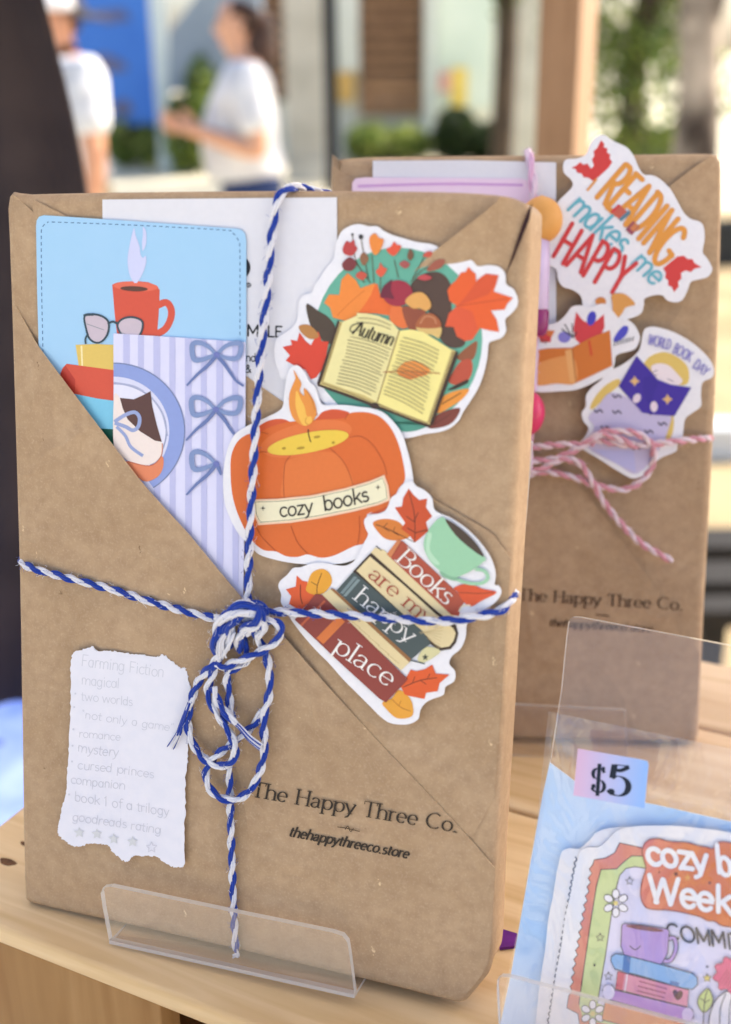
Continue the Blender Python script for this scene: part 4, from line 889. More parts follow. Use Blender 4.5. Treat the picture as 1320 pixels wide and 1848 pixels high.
p.poly((236, 138, 62), [(278, 440), (300, 400), (350, 402), (360, 330), (390, 298), (430, 332), (450, 370), (522, 345), (502, 400), (470, 450), (432, 500), (382, 526), (320, 510), (306, 462)], False); p.line((214, 116, 50), [(470, 380), (400, 440), (340, 500)], 4)
p.poly((228, 98, 48), [(865, 380), (885, 350), (905, 335), (930, 295), (952, 292), (965, 268), (985, 290), (1000, 300), (1003, 338), (1020, 320), (1050, 300), (1110, 308), (1098, 350), (1085, 385), (1130, 400), (1178, 416), (1150, 445), (1138, 472), (1072, 476), (1100, 520), (1112, 578), (1070, 572), (1020, 560), (985, 615), (950, 622), (910, 600), (895, 555), (855, 552), (872, 490), (912, 455), (875, 430)], False)
p.poly((214, 88, 52), [(912, 455), (960, 400), (1003, 338), (1050, 300), (1110, 308), (1098, 350), (1060, 400)], False); p.poly((220, 92, 58), [(912, 455), (985, 480), (1010, 560), (985, 615), (950, 622), (910, 600), (895, 555), (855, 552), (872, 490)], False)
p.line((196, 76, 44), [(905, 456), (1010, 440), (1150, 420)], 4); p.build('maple_leaves', s1)
p = Print(FA, 'Z4', hs + .6 * .00035)
for l in ([(500, 345), (430, 240), (412, 112)], [(515, 345), (505, 210)], [(545, 380), (548, 300), (550, 270)], [(480, 320), (430, 250)], [(632, 322), (612, 235)], [(690, 340), (750, 282), (840, 250)], [(700, 322), (745, 240), (762, 200)], [(490, 330), (465, 200), (453, 130)], [(470, 345), (450, 310)], [(580, 345), (600, 330)]): p.line((96, 82, 64), l, 4)
p.ell((70, 64, 62), 413, 114, 6, 6); p.ell((70, 64, 62), 453, 125, 11, 12)
for c, q in (((186, 70, 68), [(366, 182), (384, 145), (402, 152), (420, 140), (425, 165), (436, 182), (410, 215), (374, 206)]), ((232, 138, 62), [(494, 130), (520, 108), (540, 130), (562, 140), (545, 190), (520, 212), (500, 180)]), ((222, 88, 62), [(574, 186), (598, 170), (610, 148), (625, 162), (646, 172), (610, 216)]), ((126, 60, 60), [(364, 252), (400, 222), (432, 252), (410, 286), (374, 282)]),
             ((222, 96, 70), [(524, 292), (540, 272), (545, 248), (560, 270), (578, 280), (550, 316)]), ((146, 102, 74), [(448, 222), (468, 198), (490, 230), (465, 262)]), ((168, 88, 84), [(636, 256), (660, 238), (686, 256), (665, 276)]), ((120, 84, 62), [(674, 220), (688, 182), (704, 210), (690, 238)]), ((198, 88, 70), [(748, 216), (770, 194), (796, 200), (780, 222)]),
             ((162, 92, 74), [(766, 284), (810, 238), (852, 234), (842, 266), (800, 286)]), ((192, 78, 80), [(722, 322), (755, 304), (792, 320), (760, 333)]), ((198, 88, 70), [(428, 312), (450, 290), (482, 305), (460, 332)])): p.poly(c, q, True)
p.build('berry_sprigs', s1)
p = Print(FA, 'Z4', hs + .6 * .0006)
p.poly((226, 118, 64), [(588, 500), (600, 456), (640, 455), (676, 490), (688, 540), (652, 562), (600, 532)]); p.poly((146, 80, 58), [(650, 460), (720, 468), (764, 480), (722, 530), (716, 572), (680, 562)])
p.ell((160, 54, 68), 628, 394, 72, 62); p.poly((112, 46, 60), [(546, 412), (560, 362), (600, 334), (596, 380), (612, 420), (580, 416)])
p.poly((222, 164, 92), [(664, 432), (700, 396), (745, 390), (780, 425), (786, 460), (762, 478), (735, 466), (700, 466)]); p.poly((218, 184, 116), [(720, 552), (832, 552), (825, 608), (790, 592), (740, 582)]); p.poly((170, 98, 62), [(719, 556), (730, 515), (770, 488), (815, 505), (832, 556)]); p.line((206, 150, 110), [(735, 540), (760, 505), (800, 512), (812, 540)], 4); p.build('acorns_and_berries', s1)
p = Print(FA, 'Z4', hs + .6 * .0008)
p.poly((70, 52, 44), [(342, 524), (352, 528), (300, 690), (258, 826), (400, 874), (505, 918), (528, 930), (570, 940), (700, 990), (782, 1018), (900, 672), (916, 672), (912, 700), (798, 1016), (776, 1034), (700, 1006), (548, 946), (510, 942), (490, 926), (340, 870), (248, 836), (244, 822), (300, 660)], False)
CR1, CR2 = (234, 222, 160), (240, 226, 146)
p.poly((206, 186, 120), [(352, 528), (258, 828), (400, 876), (512, 920), (530, 926), (690, 990), (780, 1020), (904, 668), (640, 570)], False)
p.poly(CR1, [(366, 530), (436, 500), (432, 488), (480, 490), (540, 502), (600, 530), (636, 572), (528, 912), (470, 880), (400, 858), (276, 814)], False)
p.poly(CR2, [(640, 572), (690, 566), (750, 578), (820, 622), (886, 664), (768, 1008), (690, 978), (600, 945), (532, 914)], False)
for k in (0, 1): p.line((120, 96, 66), [(358 - 6 * k, 534), (310 - 6 * k, 690), (268 - 6 * k, 816)], 2.5, False); p.line((120, 96, 66), [(892 + 6 * k, 672), (836 + 6 * k, 840), (774 + 6 * k, 1010)], 2.5, False)
p.line((150, 120, 76), [(636, 572), (590, 720), (530, 914)], 5); p.line((130, 104, 70), [(268, 822), (400, 868), (520, 920)], 3, False); p.line((130, 104, 70), [(538, 922), (640, 966), (772, 1014)], 3, False)
p.ell((70, 54, 48), 520, 931, 19, 16); p.build('open_book', s1)
p = Print(FA, 'Z4', hs + .6 * .00105); TX = (122, 106, 78)
def page_lines(p, a0, a1, b0, b1, n, skip=(), bow=-6):
    for i in range(n):
        if i in skip: continue
        t = i / (n - 1); q0 = np.array(a0) * (1 - t) + np.array(b0) * t; q1 = np.array(a1) * (1 - t) + np.array(b1) * t
        j = rng.uniform(-6, 6); m = (q0 + q1) / 2 + np.array([2, bow]); p.line(TX, [q0 + (j, 0), m, q1 + (rng.uniform(-16, 4), 0)], 3.2)
page_lines(p, (400, 600), (600, 662), (338, 822), (515, 880), 15); p.line(TX, [(440, 512), (520, 518), (598, 548)], 3); p.line(TX, [(430, 532), (520, 540), (596, 566)], 3)
page_lines(p, (652, 604), (832, 668), (560, 872), (750, 968), 17); p.build('printed_lines', s1)
p = Print(FA, 'Z4', hs + .6 * .0012)
p.text((44, 36, 30), 'Autumn', (410, 588), (598, 646), (22, -66), .12, 'script', slant=.2); p.line((44, 36, 30), [(460, 536), (420, 544), (402, 562), (408, 578), (424, 574)], 4.5); p.build('lettering', s1)
p = Print(FA, 'Z4', hs + .6 * .0013)
p.poly((228, 146, 72), [(622, 766), (640, 742), (665, 722), (700, 717), (740, 726), (768, 745), (782, 766), (760, 785), (730, 792), (690, 805), (660, 798), (640, 785)]); p.poly((214, 128, 66), [(630, 775), (700, 770), (780, 768), (730, 792), (690, 805), (660, 798)]); p.line((170, 96, 50), [(560, 770), (690, 766), (830, 776)], 4); p.build('fallen_leaf', s1)

# --- pumpkin candle
hp = .0022
s2 = sticker('orange pumpkin candle sticker with a cream cozy books banner', FA, 'Z6', [(500, 65), (530, 70), (565, 110), (590, 160), (620, 190), (640, 240), (665, 295), (720, 300), (800, 300), (880, 310), (960, 320), (1030, 345), (1090, 400), (1140, 470), (1170, 560), (1195, 660), (1208, 770), (1190, 880), (1120, 1000), (1050, 1100), (960, 1165), (880, 1212), (800, 1240), (700, 1250), (600, 1250), (480, 1240), (380, 1220), (290, 1190), (240, 1140), (170, 1070), (120, 980), (85, 880), (75, 750), (85, 640), (110, 540), (150, 470), (210, 430), (250, 410), (340, 370), (400, 340), (430, 310), (440, 240), (450, 160), (470, 90)], hp)
OR = (216, 106, 48); OD = (172, 74, 36)
p = Print(FA, 'Z6', hp)
p.poly((210, 90, 52), [(240, 470), (290, 425), (350, 392), (420, 382), (470, 398), (500, 430), (400, 470), (280, 520)]); p.poly((208, 86, 50), [(600, 420), (640, 370), (670, 340), (730, 325), (790, 332), (830, 352), (780, 400), (680, 420)])
p.poly(OR, [(120, 700), (125, 600), (160, 520), (220, 475), (280, 470), (360, 430), (470, 400), (560, 395), (680, 385), (790, 380), (830, 350), (870, 342), (940, 345), (1010, 370), (1070, 430), (1112, 510), (1142, 610), (1160, 740), (1120, 800), (1085, 880), (1040, 930), (935, 950), (942, 1050), (918, 1120), (870, 1136), (830, 1152), (740, 1195), (660, 1210), (580, 1190), (520, 1205), (450, 1200), (390, 1172), (320, 1165), (260, 1120), (210, 1050), (160, 940), (130, 830)])
p.ell((224, 118, 62), 570, 500, 278, 96, -13); p.poly((222, 118, 58), [(450, 640), (560, 600), (720, 580), (800, 650), (850, 780), (700, 840), (440, 860), (430, 740)])
p.poly((198, 88, 46), [(940, 950), (1060, 900), (1040, 930), (1000, 946)], False)
for l in ([(478, 600), (445, 650), (436, 760), (440, 856)], [(710, 556), (780, 620), (825, 700), (850, 776)], [(828, 492), (900, 488), (970, 540), (1030, 640), (1052, 716)], [(336, 582), (300, 580), (270, 610)], [(290, 460), (345, 472)], [(270, 1020), (310, 1090), (390, 1170)], [(480, 1020), (520, 1120), (585, 1190)], [(888, 960), (888, 1060), (876, 1136)], [(800, 386), (820, 352)], [(640, 350), (600, 400)]): p.line(OD, l, 4)
p.build('pumpkin', s2)
p = Print(FA, 'Z6', hp + .6 * .0003); p.ell((232, 196, 74), 582, 524, 246, 60, -11); 
for x, y, a in ((635, 490, 20), (538, 556, 24), (438, 558, 12), (732, 524, 9)): p.ell((176, 142, 48), x, y, a, 8, -8)
p.build('candle_wax', s2)
p = Print(FA, 'Z6', hp + .6 * .0004)
p.poly((228, 146, 66), [(495, 92), (525, 140), (542, 175), (532, 215), (558, 245), (556, 200), (580, 218), (605, 255), (622, 290), (633, 345), (620, 382), (598, 412), (560, 424), (520, 406), (488, 370), (470, 310), (470, 240), (490, 180), (506, 140)]); p.poly((240, 186, 84), [(515, 215), (540, 268), (562, 312), (574, 366), (600, 368), (602, 402), (560, 424), (530, 384), (510, 320), (507, 260)]); p.line((196, 116, 50), [(572, 215), (604, 268), (622, 330)], 4); p.line((200, 130, 50), [(574, 372), (566, 400), (584, 420)], 4)
p.line((70, 48, 34), [(582, 445), (586, 480), (598, 520)], 6); p.build('flame', s2)
p = Print(FA, 'Z6', hp + .6 * .0005)
p.poly((240, 200, 170), [(252, 862), (400, 858), (600, 838), (800, 796), (950, 752), (1036, 716), (1060, 780), (1072, 868), (1000, 896), (850, 936), (650, 976), (480, 1002), (286, 1016), (258, 950)], False)
p.poly((236, 228, 196), [(262, 872), (400, 868), (600, 848), (800, 806), (950, 762), (1028, 728), (1048, 780), (1058, 860), (1000, 886), (850, 924), (650, 964), (480, 990), (294, 1004), (268, 950)], False)
p.line((86, 74, 58), [(268, 878), (400, 874), (600, 854), (800, 812), (950, 768), (1026, 735), (1044, 782), (1052, 856), (1000, 880), (850, 918), (650, 958), (480, 984), (298, 998), (274, 950)], 3, False, True); p.build('banner', s2)
p = Print(FA, 'Z6', hp + .6 * .0007)
p.text((58, 50, 42), 'cozy', (412, 965), (612, 938), (-4, -84), .115, bow=-.05); p.text((58, 50, 42), 'books', (676, 930), (948, 868), (-12, -88), .115, bow=-.03)
p.star((52, 46, 36), 313, 915, 17, None, 4, .25); p.star((52, 46, 36), 998, 790, 18, None, 4, .25); p.build('lettering', s2)

# --- stack of books
hb = .0027
s3 = sticker('stacked books sticker with a mint green cup and happy place lettering', FA, 'Z7', [(735, 25), (700, 50), (690, 80), (650, 110), (630, 160), (600, 190), (540, 200), (510, 225), (515, 265), (530, 300), (510, 340), (480, 400), (455, 440), (410, 462), (355, 458), (320, 450), (270, 445), (220, 455), (180, 470), (140, 475), (110, 510), (75, 540), (65, 570), (80, 610), (78, 650), (100, 690), (130, 740), (190, 820), (260, 900), (330, 970), (400, 1050), (470, 1120), (540, 1190), (590, 1240), (640, 1275), (700, 1285), (750, 1280), (790, 1255), (800, 1210), (830, 1170), (870, 1150), (920, 1130), (930, 1090), (975, 1060), (980, 1010), (950, 970), (965, 930), (1010, 890), (1035, 830), (1040, 770), (1070, 720), (1130, 690), (1190, 650), (1220, 600), (1205, 565), (1185, 560), (1190, 500), (1165, 420), (1110, 340), (1040, 270), (960, 215), (900, 190), (870, 165), (860, 110), (820, 70), (780, 50), (760, 25)], hb)
p = Print(FA, 'Z7', hb); VE = (84, 44, 30)
p.poly((212, 124, 56), [(554, 240), (610, 219), (680, 230), (722, 270), (745, 312), (680, 332), (620, 322), (584, 290)]); p.line(VE, [(570, 248), (650, 280), (770, 340)], 4)
for l in ([(610, 262), (630, 240)], [(610, 264), (640, 285)], [(660, 284), (670, 260)], [(660, 288), (690, 305)]): p.line(VE, l, 3)
p.poly((200, 82, 46), [(740, 62), (765, 95), (795, 122), (836, 114), (830, 160), (862, 206), (830, 236), (842, 282), (800, 320), (772, 342), (740, 300), (700, 270), (722, 240), (694, 200), (668, 160), (705, 155), (712, 110)], False); p.line(VE, [(742, 80), (770, 200), (772, 340)], 4)
for l in ([(770, 236), (728, 206)], [(768, 230), (790, 186)], [(774, 290), (732, 266)], [(774, 292), (836, 276)]): p.line(VE, l, 4)
p.poly((222, 92, 50), [(104, 584), (155, 570), (160, 512), (190, 540), (216, 545), (216, 590), (262, 616), (180, 694), (120, 660), (132, 620)], False); p.poly((228, 160, 54), [(214, 562), (238, 500), (290, 478), (330, 500), (342, 550), (302, 602), (250, 612), (210, 592)]); p.line(VE, [(290, 500), (268, 560), (265, 605)], 4); p.line(VE, [(268, 565), (235, 545)], 3); p.line(VE, [(180, 560), (180, 620), (190, 660)], 4)
p.poly((228, 160, 60), [(690, 1105), (740, 1140), (762, 1190), (755, 1242), (680, 1252), (620, 1200), (604, 1170), (650, 1150)]); p.line((176, 104, 40), [(650, 1150), (700, 1195), (750, 1215)], 4); p.line((176, 104, 40), [(690, 1188), (700, 1160)], 3)
p.poly((220, 92, 46), [(700, 1090), (750, 1000), (780, 1008), (822, 998), (862, 974), (880, 1020), (952, 1026), (900, 1070), (890, 1112), (830, 1120), (822, 1152), (760, 1140), (720, 1130)], False); p.line(VE, [(712, 1090), (800, 1056), (886, 1042)], 4)
for l in ([(760, 1068), (772, 1036)], [(800, 1056), (832, 1076)], [(836, 1050), (850, 1020)]): p.line(VE, l, 3)
p.poly((216, 88, 52), [(975, 575), (1050, 554), (1120, 580), (1196, 600), (1120, 642), (1060, 674), (1018, 640), (995, 600)], True); p.line(VE, [(1000, 600), (1100, 605), (1180, 600)], 3); p.line((240, 226, 200), [(1000, 700), (1020, 670), (1060, 668)], 8)
p.build('leaves', s3)
def spine(pt, c, q, edge=None):
    pt.poly(c, q, False)
p = Print(FA, 'Z7', hb + .6 * .0003); CRM = (226, 206, 160); RST = (176, 82, 62)
p.poly(CRM, [(566, 368), (612, 380), (990, 712), (940, 740), (540, 400)], False); p.line((60, 46, 40), [(570, 358), (600, 384)], 4)
p.poly(RST, [(684, 326), (712, 336), (1034, 640), (1010, 680), (1000, 722), (960, 716), (626, 402)], False); p.poly((206, 128, 84), [(684, 326), (700, 334), (648, 420), (626, 402)], False); p.line((146, 60, 46), [(704, 336), (652, 418)], 4, False)
p.build('top_book', s3)
p = Print(FA, 'Z7', hb + .6 * .0004)
p.poly((66, 50, 42), [(536, 402), (548, 396), (720, 550), (890, 700), (985, 770), (997, 812), (985, 860), (958, 894), (905, 902), (862, 876), (450, 492), (458, 484)], False)
p.poly(CRM, [(540, 414), (720, 566), (880, 712), (970, 786), (984, 812), (972, 852), (950, 880), (908, 886), (876, 866), (470, 488)], False); 
for k in range(7):
    f = k / 6; p.line((196, 172, 124), [(760 + 40 * f, 770 - 10 * f + 30 * k * .3), (900 + 20 * f, 890 - 110 * f)], 2.2, False)
p.build('cream_book', s3)
p = Print(FA, 'Z7', hb + .6 * .0005); SL = (74, 86, 88)
p.poly((214, 206, 158), [(830, 882), (905, 905), (822, 962), (786, 944)]); p.poly(SL, [(450, 496), (464, 500), (812, 800), (856, 866), (800, 905), (780, 925), (742, 956), (366, 590)], False); p.line(SL, [(742, 950), (812, 966), (820, 972)], 7)
for k, c in ((0, (120, 136, 140)), (1, (130, 146, 148))): p.poly(c, [(466 + 16 * k - 8, 516 + 14 * k), (474 + 16 * k, 522 + 14 * k), (392 + 16 * k + 8, 608 + 14 * k), (392 + 16 * k - 8, 604 + 14 * k)], False)
p.star((58, 66, 62), 826, 936, 18); p.build('slate_book', s3)
p = Print(FA, 'Z7', hb + .6 * .0006)
p.poly((150, 104, 64), [(340, 578), (356, 584), (752, 944), (744, 964), (330, 592)], False); p.poly(CRM, [(290, 612), (334, 582), (744, 962), (700, 1004), (300, 640)], False)
for k in range(6): p.line((190, 166, 118), [(380 + 50 * k, 690 + 46 * k), (440 + 50 * k, 738 + 46 * k)], 2.5, False)
p.poly((142, 64, 58), [(258, 608), (292, 612), (736, 1050), (700, 1090), (622, 1170), (588, 1150), (380, 960), (150, 742)], False); p.poly((214, 118, 62), [(262, 836), (298, 868), (410, 752), (374, 722)], False); p.line((196, 96, 66), [(182, 772), (306, 644)], 12, False); p.build('maroon_book', s3)
p = Print(FA, 'Z7', hb + .6 * .0008)
p.text((240, 232, 226), 'Books', (668, 432), (936, 668), (66, -66), .125, 'serif'); p.text((166, 74, 58), 'are my', (524, 516), (838, 776), (54, -58), .125, 'serif'); p.text((236, 232, 230), 'happy', (450, 630), (742, 868), (58, -66), .12, 'serif'); p.text((240, 234, 230), 'place', (342, 898), (640, 1094), (56, -82), .12, 'serif'); p.build('lettering', s3)
p = Print(FA, 'Z7', hb + .6 * .0009)
p.line((156, 202, 168), [(1084, 480), (1130, 488), (1150, 525), (1118, 552), (1050, 552), (978, 528)], 18)
p.poly((154, 202, 166), [(926, 216), (1040, 320), (1136, 420), (1122, 445), (1086, 474), (1030, 505), (962, 522), (880, 470), (832, 405), (818, 342), (842, 280), (880, 230), (902, 217)]); p.poly((182, 218, 188), [(838, 300), (860, 300), (850, 380), (900, 450), (870, 450), (832, 390)]); p.poly((78, 64, 54), [(930, 222), (1000, 262), (1082, 338), (1130, 416), (1060, 372), (980, 300)]); p.poly((132, 178, 146), [(900, 490), (960, 518), (1000, 528), (976, 540), (920, 520)]); p.build('mint_cup', s3)
# ================================================================== twine
def twine(mb, F, zoom, path, rad=.00130, cols=((30, 62, 160), (232, 230, 238)), pitch=.0104, step=.00045, phase=0.0, taper=False):
    """two-ply twine: each ply is three thin yarns; path = (x, y in the crop, height in mm over the face)"""
    pts = np.array(path, float); sp = src(zoom, pts[:, :2]); loc = np.array([F.at(x, y, h / 1000) + (h / 1000,) for (x, y), h in zip(sp, pts[:, 2])])
    c = catmull(loc, False, 14); L = np.r_[0, np.cumsum(np.linalg.norm(np.diff(c, axis=0), axis=1))]; n = max(4, int(L[-1] / step)); s_ = np.linspace(0, L[-1], n)
    P = np.stack([np.interp(s_, L, c[:, k]) for k in range(3)], 1); T = np.gradient(P, axis=0); T /= np.linalg.norm(T, axis=1)[:, None] + 1e-12
    N = np.zeros_like(P); a = np.array([0, 0, 1.]); N[0] = a - T[0] * (a @ T[0])
    for i in range(n):
        if i: N[i] = N[i - 1] - T[i] * (N[i - 1] @ T[i])
        N[i] /= np.linalg.norm(N[i]) + 1e-12
    B = np.cross(T, N)
    r_ = np.random.default_rng(int(abs(sp[0][0] * 13 + sp[0][1])))
    wob = np.interp(s_, np.linspace(0, L[-1], max(3, int(L[-1] / .012))), r_.uniform(-.5, .5, max(3, int(L[-1] / .012))))
    for j, col in enumerate(cols):
        th = 2 * math.pi * s_ / pitch + j * math.pi + phase + wob
        for y in range(3):
            ph = th + 2.094 * y - 2 * math.pi * s_ / (pitch * .62)
            off = N * (np.cos(th) * rad * .40 + np.cos(ph) * rad * .30)[:, None] + B * (np.sin(th) * rad * .40 + np.sin(ph) * rad * .30)[:, None]
            mb.tube(P + off, rad * .36, yarn(col), 6)
    for h_ in range(int(L[-1] / .0008)):                              # stray cotton fibres
        i = int(r_.integers(2, n - 3)); k_ = r_.uniform(0, 6.28); o1 = (N[i] * math.cos(k_) + B[i] * math.sin(k_)); o2 = N[i] * math.cos(k_ + .9) + B[i] * math.sin(k_ + .9)
        a_ = P[i] + o1 * rad * .95; b_ = a_ + o1 * rad * .12 + T[i] * r_.uniform(-.0012, .0012) + o2 * rad * .4; c_ = b_ + o1 * rad * r_.uniform(.05, .35) + T[i] * r_.uniform(-.001, .001)
        mb.tube(catmull([a_, b_, c_], False, 3), .000045, yarn(cols[int(r_.integers(2))]), 4)
    return P, T
def fray(mb, F, zoom, path, k, spread, cols, rad=.00022, seed=1):
    r_ = np.random.default_rng(seed); pts = np.array(path, float)
    for i in range(k):
        q = pts.copy(); t = np.linspace(0, 1, len(q))[:, None]; q[:, :2] += r_.normal(size=(1, 2)) * spread * (.35 + .65 * t); q[:, 2] += r_.normal() * .25
        sp = src(zoom, q[:, :2]); loc = np.array([F.at(x, y, h / 1000) + (h / 1000,) for (x, y), h in zip(sp, q[:, 2])])
        mb.tube(catmull(loc, False, 6), rad, yarn(cols[i % len(cols)]), 5)
BLUE, WHITE = (30, 62, 160), (232, 230, 238)
tw = thing('twine', 'blue and white twine tied in a tangled bow round the front book', 'twine', FA, group='twine tied round the books')
mb = MB(); twine(mb, FA, 'A', [(600, 352, -19), (560, 343, -10), (535, 338, -2.5), (517, 342, 1.2), (503, 358, 2.7), (495, 390, 3.0), (487, 470, 3.2), (479, 560, 3.6), (470, 650, 4.2), (462, 760, 5.0), (457, 850, 5.2), (452, 940, 5.2), (449, 1020, 4.6), (447, 1090, 5.0)]); mb.build('vertical_cord', tw)
mb = MB(); twine(mb, FA, 'A', [(52, 1006, -19.5), (46, 1007, -10), (40, 1011, -3), (43, 1018, .2), (70, 1029, 1.7), (130, 1045, 2.0), (200, 1063, 2.3), (270, 1085, 2.7), (350, 1107, 3.6), (410, 1119, 4.6), (445, 1112, 5.0)], phase=1.0); mb.build('cross_cord', tw)
mb = MB(); twine(mb, FA, 'A', [(455, 1108, 5.2), (490, 1104, 5.0), (560, 1107, 5.4), (650, 1112, 5.8), (730, 1118, 5.9), (800, 1121, 5.8), (860, 1113, 5.2), (900, 1103, 2.6), (915, 1093, .9), (924, 1082, -2), (928, 1072, -8), (928, 1066, -18)], phase=2.0); mb.build('cross_cord', tw)
mb = MB()
twine(mb, FA, 'K1', [(520, 560, 6), (500, 440, 7.0), (530, 320, 7.6), (620, 235, 8.0), (740, 215, 7.8), (815, 262, 7.0), (800, 340, 6.0), (720, 380, 6)], .00185, pitch=.014, phase=.5)
twine(mb, FA, 'K1', [(560, 540, 6), (555, 430, 8.4), (590, 330, 9.6), (680, 270, 10), (780, 270, 9.2), (800, 330, 8.2), (740, 372, 8), (690, 420, 7.4)], .00185, pitch=.014, phase=2.2)
twine(mb, FA, 'K1', [(690, 200, 6), (770, 240, 8.6), (792, 300, 9.8), (770, 360, 9.6), (700, 385, 8.4), (670, 430, 7)], .0017, pitch=.012, phase=1.2)
twine(mb, FA, 'K1', [(470, 330, 4.6), (560, 300, 6.4), (700, 330, 6.8), (820, 290, 5.4)], .0017, phase=2)
fray(mb, FA, 'K1', [(560, 400, 9.2), (500, 480, 9.2), (490, 560, 8.6), (500, 615, 7.4)], 9, 12, [WHITE], .0003, 3)
fray(mb, FA, 'K1', [(600, 430, 8.6), (570, 500, 8.8), (540, 560, 8.4), (510, 610, 7.4)], 7, 10, [WHITE], .0003, 4)
twine(mb, FA, 'K1', [(490, 620, 5.6), (462, 510, 7.6), (478, 395, 8.8), (545, 302, 9.4), (640, 238, 9.6), (730, 226, 8.6), (790, 262, 7)], .0019, pitch=.016, phase=3.4)
twine(mb, FA, 'K1', [(640, 560, 5.4), (640, 460, 7.4), (690, 380, 8.8), (770, 340, 9.2), (815, 380, 8.2), (790, 450, 6.6)], .0016, pitch=.013, phase=.4)
mb.build('knot', tw)
mb = MB(); twine(mb, FA, 'K1', [(800, 350, 7), (870, 335, 7.6), (935, 360, 7.8), (955, 420, 7.6), (920, 490, 7.2), (830, 555, 7.2), (720, 608, 7.4), (610, 650, 7.2), (520, 690, 7.0), (470, 660, 6.2)], phase=.3); mb.build('bow_loop', tw)
mb = MB(); twine(mb, FA, 'K1', [(680, 400, 7.4), (660, 460, 6.2), (690, 550, 5.0), (690, 640, 4.6), (620, 690, 4.6), (560, 720, 4.4)], phase=1.4)
twine(mb, FA, 'K1', [(750, 400, 7.4), (775, 470, 6.4), (830, 560, 5.2), (860, 680, 4.4), (870, 800, 4.2), (860, 920, 4.2), (830, 1040, 4.4), (825, 1180, 4.6), (830, 1300, 4.6), (810, 1430, 4.4), (760, 1560, 4.2), (690, 1650, 4.2), (600, 1695, 4.4), (490, 1675, 4.4), (410, 1600, 4.2), (385, 1500, 4.2), (410, 1420, 4.4), (490, 1340, 4.4), (580, 1270, 4.2), (680, 1190, 3.8), (770, 1100, 3.6), (815, 1010, 3.4)], phase=.9); mb.build('bow_loop', tw)
mb = MB(); twine(mb, FA, 'K1', [(500, 590, 6.6), (440, 660, 6), (370, 740, 5.2), (320, 820, 4.6), (292, 890, 4.2), (272, 960, 4.0), (255, 1040, 3.8), (250, 1130, 3.8), (275, 1240, 4.0), (340, 1350, 4.4), (430, 1420, 5.0), (520, 1435, 5.6), (590, 1390, 6.0), (610, 1310, 6.2), (580, 1220, 6.2), (520, 1110, 6.0), (440, 990, 5.6), (400, 880, 5.2), (420, 790, 5.2), (450, 700, 5.6), (490, 610, 6.2)], phase=2.6); mb.build('bow_loop', tw)
mb = MB(); twine(mb, FA, 'K1', [(560, 690, 5), (545, 780, 4.2), (560, 880, 3.8), (568, 980, 3.8), (590, 1080, 4.8)], phase=.8)
twine(mb, FA, 'K1', [(440, 840, 6.4), (480, 950, 6.6), (550, 1050, 7.0), (620, 1120, 7.0)], phase=1.8)
fray(mb, FA, 'K1', [(560, 1080, 7.2), (640, 1140, 7.2), (720, 1230, 7.0), (808, 1300, 6.6)], 12, 16, [WHITE, WHITE, WHITE, BLUE], .0003, 7); mb.build('loose_end', tw)
mb = MB(); fray(mb, FA, 'K1', [(262, 960, 4.8), (235, 1040, 4.6), (205, 1130, 4.2), (190, 1190, 3.6)], 9, 10, [BLUE, WHITE, BLUE], .00034, 11)
fray(mb, FA, 'K1', [(205, 1130, 4.0), (170, 1210, 3.2), (125, 1290, 2.2)], 7, 17, [WHITE, BLUE, WHITE], .00018, 12); mb.build('loose_end', tw)
mb = MB(); twine(mb, FA, 'A', [(413, 1375, 3.8), (415, 1420, 3.0), (417, 1500, 2.4), (420, 1590, 2.2), (423, 1660, 2.0), (426, 1716, 2.0)], .00122, phase=1.1)
fray(mb, FA, 'A', [(426, 1712, 2.2), (428, 1722, 2.4), (424, 1726, 2.4)], 6, 2.4, [WHITE], .0003, 15); mb.build('loose_end', tw)

# ================================================================== back book
bb_ = thing('wrapped_book', 'blurred back book in brown kraft paper tied with pink twine', 'wrapped book', FB, group='books wrapped in kraft paper')
B_OUT = [(598, 320), (606, 296), (622, 287), (700, 283), (900, 281), (1150, 279), (1280, 278), (1296, 288), (1301, 310), (1299, 480), (1291, 700), (1281, 900), (1270, 1100), (1262, 1280), (1258, 1330), (1240, 1337), (1100, 1335), (900, 1329), (640, 1322), (608, 1318), (601, 1300), (599, 800)]
q = ccw([FB.at(x, y, -.003) for x, y in catmull(B_OUT, True, 3)]); book_body('kraft_wrapping', bb_, q, .019, .0034, KR)
sheet('corner_fold', bb_, FB, [(1284, 280), (1240, 312), (1190, 350), (1120, 400), (1060, 450)], [(1297, 300), (1296, 420), (1292, 520), (1200, 560), (1080, 540)], lambda s, t: .0003 + .0016 * (1 - t), KR, rim=m_rim, N=24)
sheet('corner_fold', bb_, FB, [(602, 300), (620, 312), (650, 330), (690, 350)], [(601, 330), (601, 420), (620, 460), (660, 470)], lambda s, t: .0003 + .0008 * (1 - t), KR, rim=m_rim, N=24)
sheet('pocket_flap', bb_, FB, [(603, 470), (760, 640), (940, 800), (1040, 868), (1090, 930), (1150, 1010), (1210, 1100), (1262, 1180)], [(602, 600), (602, 1000), (604, 1316), (760, 1324), (950, 1329), (1100, 1333), (1240, 1334), (1260, 1260)], lambda s, t: .0001 + .0018 * (1 - t) ** 1.5 * (1 - .6 * smooth01((s - .6) / .3)), KR, rim=m_rim)
p = Print(FB, 'R5', .0012); BRN = (70, 44, 26)
p.text(BRN, 'The Happy Three Co.', (165, 128), (1060, 184), (4, -62), .15, 'serif'); p.line(BRN, [(585, 208), (660, 214)], 7); p.build('stamped_name', bb_)
p = Print(FB, 'R5', .0012); p.text(BRN, 'thehappythreeco.store', (330, 268), (890, 303), (3, -40), .18, 'bold', slant=.2); p.build('stamped_address', bb_)
